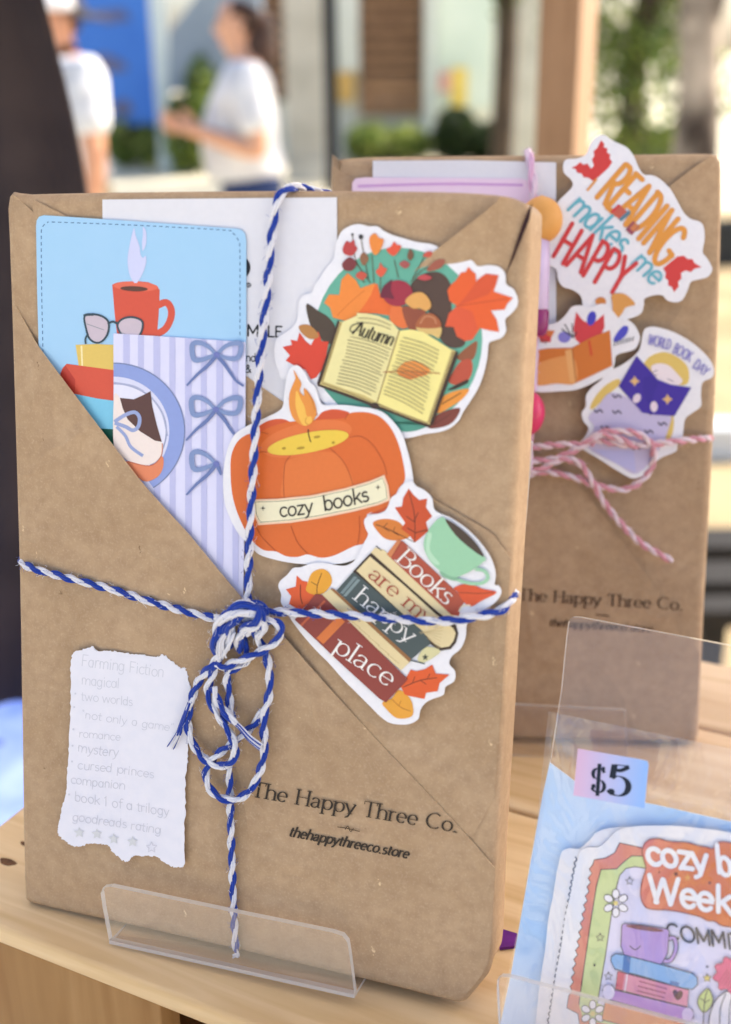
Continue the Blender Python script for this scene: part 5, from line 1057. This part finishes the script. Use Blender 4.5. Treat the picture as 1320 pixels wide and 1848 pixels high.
eb = thing('acrylic_easel', 'clear acrylic easel under the back book, seen as pale lines', 'easel', FB, group='clear acrylic stands')
mb = MB(); panel(mb, FB, [(770, 1268), (930, 1272), (1130, 1282), (1132, 1372), (930, 1364), (770, 1360)], .0075, .002, AC, ACE); mb.build('lip', eb)
z0, z1 = FB.at(770, 1360, .0075), FB.at(1132, 1372, .0075); mb = MB()
v8 = [(z0[0], z0[1], .0074), (z1[0], z1[1], .0074), (z1[0], z1[1], -.026), (z0[0], z0[1], -.026)]; v8 += [(a, b - .002, c) for a, b, c in v8]
mb.add(v8, [(0, 1, 2, 3), (7, 6, 5, 4)], AC); mb.add(v8, [(0, 1, 5, 4), (1, 2, 6, 5), (2, 3, 7, 6), (3, 0, 4, 7)], ACE); mb.build('base', eb)
mb = MB(); mb.box((.03, -.004, -.0232), (.11, .12, -.0205), AC); mb.build('back_plate', eb)
wc = thing('white_card', 'plain white card standing behind the pink one in the back book', 'card', FB)
slab('card', wc, FB, 'A', [(673, 290), (840, 289), (1004, 293), (1004, 600), (860, 740), (674, 560)], .0022, .0004, WHT, False)
pc = thing('pink_card', 'pink card with rounded corners tucked into the back book', 'card', FB)
slab('card', pc, FB, 'A', [(636, 330), (642, 322), (660, 320), (940, 322), (952, 326), (956, 340), (956, 780), (860, 740), (634, 510)], .0030, .0005, noisy('pink_card', (232, 204, 226), (234, 208, 228), 200, .5), False)
p = Print(FB, 'A', .00302); p.line((208, 160, 212), [(646, 336), (800, 332), (944, 334)], 5); p.build('printed_border', pc)
# beaded pen
bd = thing('pen', 'lilac beaded pen with an orange bead clipped behind the front book', 'pen', FB)
def lathe(name, prof, mat, par, cx, ch, n=20):
    m_ = MB(); vs = [(cx + r_ * math.cos(2 * math.pi * k / n), b, ch + r_ * math.sin(2 * math.pi * k / n)) for r_, b in prof for k in range(n)]
    m_.add(vs, [(i * n + (k + 1) % n, i * n + k, (i + 1) * n + k, (i + 1) * n + (k + 1) % n) for i in range(len(prof) - 1) for k in range(n)], mat, True); return m_.build(name, par)
def vpx(y): return FB.at(966, y, .008)[1]
cxp = FB.at(967, 480, .008)[0]; ch = .0098
yo, yt, yl = vpx(398), vpx(432), vpx(556)
lathe('orange_bead', [(.0001, yo + .0086)] + [(.0076 * math.sin(R(a)), yo + .0082 * math.cos(R(a))) for a in range(12, 170, 12)] + [(.0018, yt)], noisy('orange_bead', (206, 146, 76), (216, 156, 86), 100, .5), bd, cxp + .0015, ch)
lathe('barrel', [(.0020, yt + .001), (.0046, yt), (.0048, yt - .01), (.0048, yl), (.004, yl - .001)], noisy('lilac_plastic', (190, 168, 206), (206, 186, 218), 60, .2), bd, cxp, ch)
lathe('magenta_grip', [(.004, yl), (.005, yl - .001), (.005, yl - .007), (.0042, yl - .009), (.003, yl - .010)], noisy('magenta_plastic', (122, 36, 92), (140, 46, 108), 60, .2), bd, cxp, ch)
yr = vpx(745)
lathe('shaft', [(.0026, yl - .009), (.0026, yr + .008)], noisy('lilac_plastic', (190, 168, 206), (206, 186, 218), 60, .2), bd, cxp - .001, ch - .003)
lathe('red_bead', [(.0001, yr + .0084)] + [(.0068 * math.sin(R(a)), yr + .0084 * math.cos(R(a))) for a in range(10, 180, 10)] + [(.0001, yr - .0084)], noisy('red_bead', (196, 40, 84), (214, 66, 112), 60, .15), bd, cxp - .0022, ch - .002)

GRPB = 'stickers on the back wrapped book'
hr = .0046
t1 = sticker('large reading makes me happy sticker with red leaves', FB, 'R3', [(545, 45), (510, 60), (480, 100), (455, 160), (400, 185), (340, 190), (320, 220), (325, 270), (365, 310), (375, 350), (330, 400), (290, 440), (262, 490), (230, 560), (200, 640), (190, 720), (215, 800), (250, 825), (280, 850), (290, 910), (320, 950), (370, 965), (410, 990), (430, 1020), (440, 1065), (500, 1110), (560, 1135), (650, 1150), (710, 1140), (780, 1110), (800, 1060), (805, 1020), (860, 1000), (910, 1000), (940, 1030), (990, 1042), (1030, 1025), (1060, 970), (1080, 920), (1130, 905), (1180, 890), (1207, 850), (1195, 810), (1170, 770), (1150, 740), (1162, 660), (1155, 590), (1130, 560), (1080, 545), (1040, 510), (1000, 440), (960, 370), (900, 310), (850, 285), (800, 280), (770, 240), (740, 170), (700, 120), (640, 90), (600, 70), (575, 50)], hr, GRPB)
p = Print(FB, 'R3', hr)
LR = (208, 66, 62)
p.poly(LR, [(545, 75), (566, 100), (560, 116), (584, 126), (580, 148), (600, 160), (596, 184), (612, 206), (590, 240), (560, 268), (500, 322), (470, 300), (440, 296), (430, 276), (400, 268), (396, 250), (368, 240), (396, 228), (420, 206), (440, 222), (462, 214), (486, 246), (502, 228), (490, 190), (504, 170), (500, 140), (520, 124)], False)
p.poly(LR, [(914, 838), (960, 800), (1000, 768), (1040, 764), (1060, 784), (1090, 784), (1100, 806), (1144, 832), (1100, 842), (1080, 862), (1050, 852), (1022, 866), (1024, 900), (1004, 920), (1008, 946), (980, 982), (966, 950), (944, 940), (944, 910), (926, 896), (930, 866)], False); p.build('red_leaves', t1)
p = Print(FB, 'R3', hr + .6 * .0003)
p.text((222, 150, 66), 'READING', (512, 408), (900, 844), (170, -196), .12, 'hand', bow=.1); p.line((222, 150, 66), [(462, 376), (500, 330), (520, 306)], 14)
p.text((104, 176, 194), 'makes', (336, 486), (650, 760), (100, -116), .12, 'hand', slant=.1); p.text((104, 176, 194), 'me', (712, 806), (868, 950), (84, -96), .13, 'hand', slant=.1)
p.text((206, 62, 62), 'HAPPY', (244, 760), (650, 1010), (112, -196), .115, 'hand'); p.build('lettering', t1)
p = Print(FB, 'R3', hr + .6 * .0006)
p.poly((196, 96, 78), [(600, 500), (650, 456), (700, 500), (652, 545)], False); p.poly((206, 70, 66), [(600, 500), (650, 456), (662, 466), (612, 512)], False); p.poly((90, 130, 150), [(652, 545), (712, 492), (722, 512), (664, 560)], False); p.poly((150, 74, 92), [(690, 610), (736, 556), (776, 590), (728, 642)], False); p.poly((206, 128, 80), [(716, 600), (748, 566), (770, 588), (738, 622)], False)
p.build('little_books', t1)
p = Print(FB, 'R3', hr + .6 * .0006)
p.poly((216, 152, 80), [(608, 1000), (650, 986), (690, 994), (730, 1026), (748, 1054), (716, 1064), (690, 1074), (668, 1110), (634, 1142), (616, 1110), (612, 1050)]); p.ell((206, 128, 60), 543, 1036, 32, 26, 0); p.build('mushrooms', t1)
ho = .0052
t2 = sticker('orange open book sticker with red and blue leaves', FB, 'R4', [(60, 120), (100, 70), (140, 58), (190, 66), (250, 82), (300, 60), (340, 20), (370, -20), (420, -30), (480, -20), (560, -40), (620, 10), (660, 60), (700, 55), (745, 90), (775, 150), (770, 190), (740, 235), (640, 265), (625, 320), (600, 372), (500, 430), (400, 472), (300, 482), (180, 487), (120, 467), (80, 420), (60, 360), (50, 240)], ho, GRPB)
p = Print(FB, 'R4', ho)
p.poly((206, 64, 70), [(380, 110), (396, 8), (420, 40), (440, 62), (480, 82), (520, 60), (562, 22), (566, 100), (540, 160), (480, 192), (420, 200), (390, 170)], False); p.poly((206, 64, 66), [(142, 86), (200, 112), (240, 120), (270, 124), (250, 150), (244, 190), (190, 192), (160, 140)], False); p.poly((214, 120, 62), [(210, 116), (270, 122), (250, 160), (228, 150)], False)
p.ell((70, 66, 186), 488, 48, 26, 44, 15); p.ell((132, 124, 204), 326, 160, 38, 34, 0); p.poly((78, 76, 190), [(618, 176), (650, 120), (684, 92), (708, 104), (692, 150), (640, 188)])
for l in ([(328, 82), (350, 120), (374, 164)], [(372, 78), (376, 120), (374, 164)], [(400, 130), (376, 164)], [(310, 110), (360, 150)]): p.line((52, 46, 52), l, 7)
for k in range(7): p.line((70, 64, 70), [(622 + 18 * k, 214 - 5 * k), (630 + 18 * k, 180 - 4 * k)], 6, False); p.line((90, 84, 84), [(112 + 17 * k, 165 + 6 * k), (118 + 17 * k, 140 + 6 * k)], 5, False)
p.build('leaves', t2)
p = Print(FB, 'R4', ho + .6 * .0004)
p.poly((206, 116, 46), [(60, 262), (110, 246), (230, 226), (372, 222), (490, 160), (598, 118), (612, 330), (500, 384), (396, 432), (280, 436), (140, 442), (100, 340)], False); p.poly((222, 150, 84), [(150, 330), (330, 270), (392, 300), (396, 432), (280, 436), (150, 442)]); p.poly((226, 166, 104), [(330, 240), (372, 228), (396, 430), (360, 432)], False); p.line((206, 70, 40), [(474, 180), (488, 270)], 12, False); p.line((150, 80, 30), [(372, 222), (396, 432)], 5, False); p.build('open_book', t2)
hw = .0050
t3 = sticker('sticker of a blonde reader behind a purple book', FB, 'R4', [(785, 190), (800, 120), (840, 98), (900, 105), (1000, 140), (1110, 210), (1190, 290), (1217, 350), (1205, 400), (1150, 430), (1140, 500), (1140, 570), (1090, 610), (1045, 650), (1030, 750), (1000, 800), (990, 840), (900, 880), (850, 930), (820, 970), (740, 1002), (650, 960), (540, 890), (430, 822), (420, 790), (450, 750), (470, 700), (440, 660), (430, 610), (455, 570), (455, 510), (490, 460), (540, 420), (600, 360), (660, 330), (720, 290), (770, 240)], hw, GRPB)
p = Print(FB, 'R4', hw)
p.poly((222, 190, 104), [(800, 320), (840, 272), (920, 248), (1000, 278), (1062, 340), (1064, 430), (1000, 445), (860, 400), (820, 360)]); p.poly((222, 190, 104), [(480, 572), (520, 500), (580, 440), (646, 408), (655, 442), (590, 500), (500, 586)]); p.poly((222, 190, 104), [(976, 630), (974, 720), (945, 778), (926, 742), (945, 650)]); p.build('hair', t3)
p = Print(FB, 'R4', hw + .6 * .0002); p.poly((234, 220, 226), [(842, 340), (890, 316), (950, 330), (1000, 380), (1030, 420), (1000, 446), (940, 440), (880, 410)]); p.line((110, 96, 130), [(850, 372), (880, 356)], 5, False); p.line((110, 96, 130), [(850, 390), (880, 382)], 5, False); p.line((110, 96, 130), [(940, 408), (975, 424)], 5, False); p.build('face', t3)
p = Print(FB, 'R4', hw + .6 * .0003); p.poly((196, 186, 218), [(600, 490), (720, 530), (790, 600), (950, 620), (948, 700), (890, 830), (760, 972), (640, 916), (460, 812), (505, 700), (470, 640), (520, 580)])
for x, y in ((640, 512), (530, 600), (640, 606), (830, 722), (572, 700), (912, 676), (750, 820), (850, 612)): p.line((64, 54, 74), [(x - 28, y - 10), (x - 10, y + 8), (x + 6, y - 8), (x + 26, y + 10)], 9)
p.poly((186, 182, 226), [(500, 830), (740, 836), (752, 966), (640, 916)], False); p.build('sweater', t3)
p = Print(FB, 'R4', hw + .6 * .0005); p.poly((68, 46, 156), [(756, 270), (830, 350), (882, 412), (960, 442), (1082, 460), (1030, 550), (982, 630), (870, 622), (790, 610), (720, 530), (650, 452)], False); p.poly((62, 42, 148), [(800, 400), (882, 412), (860, 500), (830, 560), (800, 500)]); p.star((222, 180, 120), 745, 422, 32, None, 4, .5); p.star((222, 180, 120), 940, 530, 32, None, 4, .5); p.build('purple_book', t3)
p = Print(FB, 'R4', hw + .6 * .0008); p.ell((226, 208, 222), 758, 524, 22, 30, 30); p.ell((226, 208, 222), 860, 574, 22, 32, 0); p.build('hand', t3)
p = Print(FB, 'R4', hw + .6 * .0008); p.text((136, 130, 196), 'WORLD', (822, 200), (955, 235), (14, -56), .13, 'hand'); p.text((136, 130, 196), 'BOOK', (968, 248), (1072, 308), (26, -52), .13, 'hand'); p.text((136, 130, 196), 'DAY', (1088, 336), (1164, 394), (34, -46), .13, 'hand'); p.build('lettering', t3)
# pink twine on the back book
PK, PW_ = (222, 156, 170), (236, 214, 222)
tp_ = thing('twine', 'pink and white twine tied loosely round the back book', 'twine', FB, group='twine tied round the books')
def ptw(name, *paths):
    m_ = MB()
    for k, q_ in enumerate(paths): twine(m_, FB, 'R4', q_, .0014, (PK, PW_), .009, .0007, k * 1.3)
    m_.build(name, tp_)
ptw('cross_cord', [(-150, 850, 3), (-20, 832, 6), (70, 822, 6.5), (200, 808, 6.8), (330, 798, 7), (430, 800, 7.4), (500, 770, 7.6), (620, 790, 8), (760, 805, 8), (870, 795, 8), (1000, 780, 7), (1120, 768, 4.5), (1180, 764, 2), (1200, 763, -4)])
ptw('bow_loop', [(60, 905, 6), (150, 895, 6.6), (250, 888, 7), (350, 850, 7.4), (430, 810, 8), (500, 756, 8.6), (580, 722, 8.8), (680, 722, 9), (770, 740, 9), (840, 790, 8.6), (860, 850, 7.6), (845, 930, 5), (790, 1010, 4.5), (690, 1066, 4.4), (580, 1058, 4.6), (480, 1030, 5.4), (400, 1000, 5.6), (230, 962, 6), (130, 975, 6), (50, 985, 6)], [(480, 800, 8.2), (540, 740, 9), (640, 760, 9.2), (740, 800, 9)])
ptw('loose_end', [(50, 950, 6.6), (130, 958, 7), (200, 940, 7.2), (270, 902, 7.4), (340, 886, 7.4), (420, 912, 7), (480, 1000, 6.6), (540, 1110, 5), (620, 1220, 4.6), (700, 1310, 4.6), (790, 1392, 4.6), (890, 1450, 4.6), (968, 1494, 4.4)])
mb = MB(); twine(mb, FB, 'A', [(960, 300, -19), (955, 280, -8), (954, 276, -1), (957, 290, 4), (962, 330, 6.5), (968, 420, 8), (968, 560, 8), (960, 700, 8), (955, 800, 8), (954, 850, 7.5)], .0017, ((226, 180, 212), (232, 206, 224)), .02, .0008); mb.build('ribbon', tp_)
mb = MB(); lo_ = FB.at(938, 842, .0115); bm = bmesh.new(); bmesh.ops.create_uvsphere(bm, u_segments=14, v_segments=10, radius=.004)
bm.free()
# ================================================================== acrylic holder with the sticker packs
YC, LC = R(-20), R(20)
_p0 = on_z(905, 1765, ZT + .022); FH = tilt_frame(_p0, YC, LC); FH.o = FH.o - FH.n * .008          # h = 8 mm is the front lip
hol = thing('acrylic_holder', 'clear acrylic holder with a low lip in front, lower right corner', 'holder', FH, group='clear acrylic stands')
AC2 = clear('acrylic_back', (.985, .965, .95), .0, .025)
mb = MB(); plate = [(1012, 1250), (1022, 1150), (1026, 1122), (1034, 1114), (1050, 1115), (1320, 1166), (1560, 1212), (1500, 2000), (915, 1870)]
panel(mb, FH, plate, -.0075, .0028, AC2, ACE); mb.build('back_plate', hol)
mb = MB(); lp_ = [(903, 1900), (897, 1785), (898, 1768), (905, 1763), (920, 1764), (1100, 1812), (1500, 1918), (1500, 2060)]
panel(mb, FH, lp_, .008, .0025, AC, ACE); mb.build('lip', hol)
q0 = FH.at(903, 1900, .008); bz_ = min(q0[1], -.0235)
mb = MB(); w_ = .19
v8 = [(q0[0], bz_, .0079), (q0[0] + w_, bz_, .0079), (q0[0] + w_, bz_, -.01), (q0[0], bz_, -.01)]; v8 += [(a, b - .002, c) for a, b, c in v8]
mb.add(v8, [(0, 1, 2, 3), (7, 6, 5, 4)], AC); mb.add(v8, [(0, 1, 5, 4), (1, 2, 6, 5), (2, 3, 7, 6), (3, 0, 4, 7)], ACE); mb.build('base', hol)
# clear bag
bag = thing('sticker_pack', 'clear bag of stickers on pale blue card with a five dollar tag', 'sticker pack', FH)
CE = clear('cellophane', (.99, .99, 1.0), .05, .015, 1.0, .09)
bq = [(990, 1284), (1150, 1314), (1320, 1350), (1560, 1400), (1540, 1960), (1200, 1900), (904, 1826), (916, 1770), (945, 1610), (972, 1440)]
def bag_sheet(hc, he, flip):
    m_ = MB(); n = 34; vs = []
    tl, tr, br, bl = (990, 1284), (1560, 1400), (1540, 2060), (888, 1906); r_ = random.Random(3)
    for j in range(n):
        for i in range(n):
            s_, t_ = i / (n - 1), j / (n - 1)
            le = np.array([np.interp(t_, [0, .3, .6, 1], [990, 973, 942, 888]), np.interp(t_, [0, .3, .6, 1], [1284, 1450, 1640, 1906])]); re = np.array(tr) * (1 - t_) + np.array(br) * t_
            p_ = le * (1 - s_) + re * s_; ed = min(1, min(s_, 1 - s_) * 7, t_ * 5 + .15)
            h = he + (hc - he) * ed + .0005 * math.sin(17 * s_ + 9 * t_) * ed + .00035 * math.sin(41 * s_ - 23 * t_ + 2) * ed
            a, b = FH.at(p_[0], p_[1], h); vs.append((a, b, h))
    fs = [(j * n + i, (j + 1) * n + i, (j + 1) * n + i + 1, j * n + i + 1) for j in range(n - 1) for i in range(n - 1)]
    m_.add(vs, fs if not flip else [f[::-1] for f in fs], CE, True); return m_
bag_sheet(.0046, -.0012, False).build('bag_front', bag); bag_sheet(-.0044, -.0020, True).build('bag_back', bag)
slab('backing_card', bag, FH, 'R5', [(338, 1010), (420, 1070), (520, 1150), (700, 1200), (900, 1236), (1320, 1330), (2000, 1480), (1900, 3000), (800, 2760), (36, 2590), (130, 2140), (260, 1400), (300, 1180)], -.0012, .0005, noisy('pale_blue_card', (164, 200, 240), (204, 222, 246), 22, .3, detail=1.0), False)
mb = MB(); edge_ = []
# price tag on the outside of the bag
pt = thing('price_tag', 'pink to blue price tag reading five dollars on the clear bag', 'tag', FH)
m_tag, tt, tb_ = base('tag_print', lin((190, 190, 226)), .35, .35)
co = node(tt, 'ShaderNodeTexCoord'); sx = node(tt, 'ShaderNodeSeparateXYZ'); tt.links.new(co.outputs['Generated'], sx.inputs[0])
tt.links.new(ramp(tt, sx.outputs[0], [(0.05, lin((214, 178, 208))), (.5, lin((184, 186, 226))), (.95, lin((146, 182, 238)))]), tb_.inputs['Base Color'])
slab('label', pt, FH, 'R5', [(490, 934), (840, 994), (866, 1002), (872, 1022), (850, 1256), (465, 1186)], .0060, .0003, m_tag, False)
p = Print(FH, 'R5', .00604); p.text((22, 30, 48), '$', (552, 1166), (640, 1178), (10, -140), .15, 'didone'); p.text((22, 30, 48), '5', (640, 1180), (772, 1196), (14, -168), .2, 'didone')
p.line((22, 30, 48), [(676, 1042), (720, 1052), (766, 1032)], 24, wf=lambda t, d: .55 + .5 * t); p.line((22, 30, 48), [(750, 1100), (766, 1140), (745, 1182)], 22, wf=lambda t, d: math.sin(t * 3.1)); p.ell((22, 30, 48), 672, 1168, 17, 17); p.ell((22, 30, 48), 574, 1136, 12, 12); p.ell((22, 30, 48), 628, 1042, 10, 11); p.build('lettering', pt)
# stickers in the bag
def bst(label, outl, h): 
    t_ = thing('sticker', label, 'sticker', FH, group='stickers in the clear bag'); slab('white_backing', t_, FH, 'R6', outl, h, .0003, STK, True, 4); return t_
main = [(860, 152), (800, 155), (740, 164), (690, 185), (655, 225), (600, 268), (545, 268), (505, 286), (490, 330), (472, 400), (450, 520), (420, 650), (400, 800), (372, 950), (350, 1100), (330, 1300), (380, 1420), (900, 1560), (1500, 1700), (1700, 1300), (1760, 420), (1700, 300), (1500, 230), (1320, 190), (1150, 165), (1000, 152)]
rear = [(x - 105 + .03 * (y - 160), y + 6) for x, y in main]
tr_ = bst('white edged sticker half hidden behind the framed one in the bag', rear, .0006)
p = Print(FH, 'R6', .0006); p.line((96, 100, 126), [(479 + (6 if k % 2 else -4) - .17 * (y - 320) , y) for k, y in enumerate(range(318, 1260, 17))], 8); p.build('printed_edge', tr_)
tm = bst('cozy book weekend sticker with daisies and a purple mug', main, .0014); h0 = .0014
LN = (58, 46, 62)
p = Print(FH, 'R6', h0)
fr = [(715, 243), (850, 272), (1320, 350), (1600, 420), (1500, 1420), (420, 1250), (436, 1130), (447, 1080)]
sc2 = []
for k in range(30):
    t = k / 29; y = 1070 - t * (1070 - 360); x = np.interp(y, [360, 480, 640, 900, 1080], [562, 546, 516, 470, 446]); sc2.append((x + (9 if k % 2 else -7), y))
outer = [(715, 243), (850, 272), (1320, 350), (1600, 420), (1500, 1420), (500, 1240), (490, 1168), (430, 1137)] + sc2 + [(578, 335), (640, 325), (690, 296)]
p.poly((218, 128, 110), outer, False); p.line(LN, outer, 5, False, True)
grn = [(1500, 420), (850, 315), (780, 314), (735, 350), (700, 384), (615, 388), (590, 480), (555, 700), (500, 1080), (496, 1120), (520, 1200), (1450, 1380)]
p.poly((202, 214, 150), grn, False); p.line(LN, grn[1:10], 5, False)
inn = [(1460, 480), (860, 382), (800, 372), (750, 382), (716, 420), (700, 480), (670, 640), (640, 850), (596, 1110), (640, 1130), (1400, 1300)]
p.poly((222, 216, 240), inn, False); p.line(LN, inn[1:9], 5, False); p.build('frame', tm)
for cx_, cy_, r0 in ((695, 570, 42), (570, 1168, 40)):
    p = Print(FH, 'R6', h0 + .6 * .0004)
    for k in range(6):
        w = R(k * 60 - 90); ex, ey = cx_ + r0 * 1.08 * math.cos(w), cy_ + r0 * 1.2 * math.sin(w)
        pe = [(ex + r0 * .62 * math.cos(w) * math.cos(q_) - r0 * .46 * math.sin(w) * math.sin(q_), ey + r0 * .62 * math.sin(w) * math.cos(q_) + r0 * .46 * math.cos(w) * math.sin(q_)) for q_ in np.linspace(0, 6.28, 14)[:-1]]
        p.poly((236, 232, 240), pe, False); p.line(LN, pe, 4, False, True)
    p.ell((220, 200, 120), cx_, cy_, 13, 13); p.build('daisy', tm)
p = Print(FH, 'R6', h0 + .6 * .0006)
for x, y, r_, c in ((770, 450, 24, None), (610, 756, 24, None), (655, 966, 24, None), (1190, 976, 24, 1)):
    if c: p.star((222, 200, 110), x, y, r_)
    p.star(LN, x, y, r_, 4)
p.ell(LN, 580, 906, 6, 6); p.ell(LN, 1190, 914, 6, 6); p.build('stars', tm)
p = Print(FH, 'R6', h0 + .6 * .0007)
blob = [(838, 290), (850, 250), (880, 226), (930, 222), (980, 236), (1040, 240), (1090, 244), (1140, 260), (1190, 268), (1220, 276), (1235, 250), (1270, 238), (1320, 244), (1420, 262), (1520, 300), (1560, 420), (1540, 620), (1500, 720), (1400, 730), (1320, 700), (1270, 692), (1230, 668), (1190, 664), (1140, 640), (1000, 610), (900, 604), (858, 592), (834, 552), (830, 500), (840, 440), (858, 380), (846, 330)]
m_bl, tt, tb_ = base('title_print', lin((214, 118, 60)), .4, .3); co = node(tt, 'ShaderNodeTexCoord'); sx = node(tt, 'ShaderNodeSeparateXYZ'); tt.links.new(co.outputs['Generated'], sx.inputs[0])
tt.links.new(ramp(tt, sx.outputs[0], [(0.0, lin((218, 120, 108))), (.35, lin((212, 112, 50))), (1.0, lin((208, 106, 44)))]), tb_.inputs['Base Color'])
p.poly(None, blob, True, mat=m_bl); bo = p.build('title_shape', tm)
p = Print(FH, 'R6', h0 + .6 * .0008); p.line((150, 62, 44), blob, 6, True, True)
for x, y, r_ in ((930, 402, 5), (1020, 412, 10), (1204, 460, 7)): p.ell((110, 46, 36), x, y, r_, r_)
p.star((226, 160, 70), 1084, 432, 20); p.build('title_outline', tm)
p = Print(FH, 'R6', h0 + .6 * .001); WT = (240, 236, 240)
p.text(WT, 'cozy', (866, 352), (1196, 400), (-14, -134), .2, 'hand'); p.text(WT, 'book', (1246, 404), (1560, 470), (-14, -148), .17, 'hand'); p.text(WT, 'Week', (866, 560), (1326, 630), (-18, -144), .18, 'hand', slant=.1); p.text(WT, 'end', (1330, 632), (1560, 684), (-18, -144), .15, 'hand', slant=.1); p.build('title_lettering', tm)
p = Print(FH, 'R6', h0 + .6 * .0008); p.text((50, 44, 60), 'COMMITTEE', (975, 762), (1560, 856), (-10, -82), .15, 'hand'); p.build('small_lettering', tm)
p = Print(FH, 'R6', h0 + .6 * .0008)
p.line(LN, [(960, 770), (1010, 760), (1020, 820), (990, 880), (945, 880)], 26); p.line((182, 148, 212), [(960, 770), (1010, 760), (1020, 820), (990, 880), (945, 880)], 16)
mg = [(728, 690), (742, 680), (850, 690), (972, 710), (984, 722), (976, 840), (940, 904), (880, 900), (790, 892), (745, 862), (722, 800)]
p.poly((182, 148, 212), mg, False); p.line(LN, mg, 5, False, True); p.ell((126, 62, 74), 852, 706, 104, 12, 8); p.line(LN, [(770, 800), (800, 822), (830, 800)], 5); p.build('purple_mug', tm)
p = Print(FH, 'R6', h0 + .6 * .001)
b1 = [(668, 882), (672, 858), (696, 844), (740, 850), (960, 908), (1110, 950), (1136, 972), (1138, 1010), (1112, 1036), (1060, 1030), (860, 972), (690, 926)]
p.poly((138, 176, 222), b1, False); p.line(LN, b1, 5, False, True); p.poly((66, 110, 176), [(738, 850), (776, 860), (768, 950), (730, 940)], False); p.poly((66, 110, 176), [(990, 990), (1040, 1000), (1034, 1024), (986, 1012)], False)
b2 = [(706, 940), (730, 944), (1090, 1040), (1082, 1132), (900, 1088), (694, 1034)]
p.poly((222, 138, 166), b2, False); p.line(LN, b2, 5, False, True); p.poly((206, 74, 104), [(706, 940), (744, 950), (730, 1042), (694, 1034)], False); p.line((238, 220, 230), [(758, 954), (744, 1046)], 7, False)
for k in range(3): p.line((150, 60, 92), [(822 - 6 * k, 992 + 26 * k), (972 - 6 * k, 1034 + 24 * k)], 5, False)
p.poly((92, 26, 48), [(1030, 1050), (1046, 1042), (1058, 1056), (1050, 1080), (1028, 1094), (1008, 1068), (1004, 1046), (1018, 1038)])
b3 = [(690, 1040), (1080, 1134), (1110, 1150), (1116, 1190), (1090, 1214), (1050, 1200), (660, 1092), (630, 1078), (622, 1040), (640, 1016), (672, 1014)]
p.poly((190, 144, 208), b3, False); p.line(LN, b3, 5, False, True); p.ell((226, 216, 238), 656, 1052, 33, 40); p.ell((216, 196, 230), 1084, 1174, 30, 38)
b4 = [(640, 1094), (1070, 1210), (1050, 1320), (620, 1200)]; p.poly((216, 128, 74), b4, False); p.line(LN, b4, 5, False, True); p.build('stacked_books', tm)
p = Print(FH, 'R6', h0 + .6 * .001)
lf = [(1194, 1032), (1216, 1070), (1218, 1110), (1190, 1152), (1164, 1158), (1140, 1120), (1142, 1084), (1164, 1054)]; p.poly((196, 206, 130), lf); p.line(LN, lf, 5, True, True); p.line(LN, [(1192, 1040), (1176, 1100), (1168, 1230)], 5)
p.line(LN, [(1176, 1110), (1204, 1092)], 4, False); p.line(LN, [(1176, 1100), (1152, 1084)], 4, False); p.build('leaf', tm)
p = Print(FH, 'R6', h0 + .6 * .0012); fl = []
for k in range(40): w = 2 * math.pi * k / 40; r_ = 92 + 12 * math.sin(9 * w); fl.append((1322 + r_ * math.cos(w), 958 + r_ * math.sin(w)))
p.poly((222, 92, 134), fl, False); p.line((150, 40, 80), fl, 5, False, True)
for k in range(5): p.line((176, 56, 96), [(1300 + 10 * k, 930 + 10 * k), (1250 + 16 * k, 1000 + 8 * k)], 4, False)
p.build('pink_flower', tm)
p = Print(FH, 'R6', h0 + .6 * .0011); pk_ = [(1200, 1240), (1212, 1150), (1250, 1080), (1320, 1040), (1420, 1040), (1480, 1100), (1500, 1220), (1450, 1340), (1240, 1320)]
p.poly((232, 224, 232), pk_); p.line(LN, pk_, 5, True, True); p.line(LN, [(1290, 1060), (1262, 1140), (1256, 1260)], 5); p.line(LN, [(1330, 1050), (1312, 1140), (1308, 1260)], 5); p.build('white_pumpkin', tm)
# small purple tag lying on the boards between the books
pg = thing('purple_tag', 'small deep purple tag lying on the boards beside the front book', 'tag', FC)
mb = MB(); q_ = [on_z(x, y, ZT) - FC.o for x, y in ((900, 1680), (934, 1690), (932, 1712), (902, 1716))]; f_ = [(float(a @ d_), float(a @ e_)) for a in q_]; f_ = [tuple(x) for x in ccw(f_)]
mb.add([(a, b, .0012) for a, b in f_] + [(a, b, .0002) for a, b in f_], [(0, 1, 2, 3), (7, 6, 5, 4)] + [(i + 4, (i + 1) % 4 + 4, (i + 1) % 4, i) for i in range(4)], noisy('deep_purple', (88, 24, 112), (104, 32, 128), 200, .4)); mb.build('paper', pg)
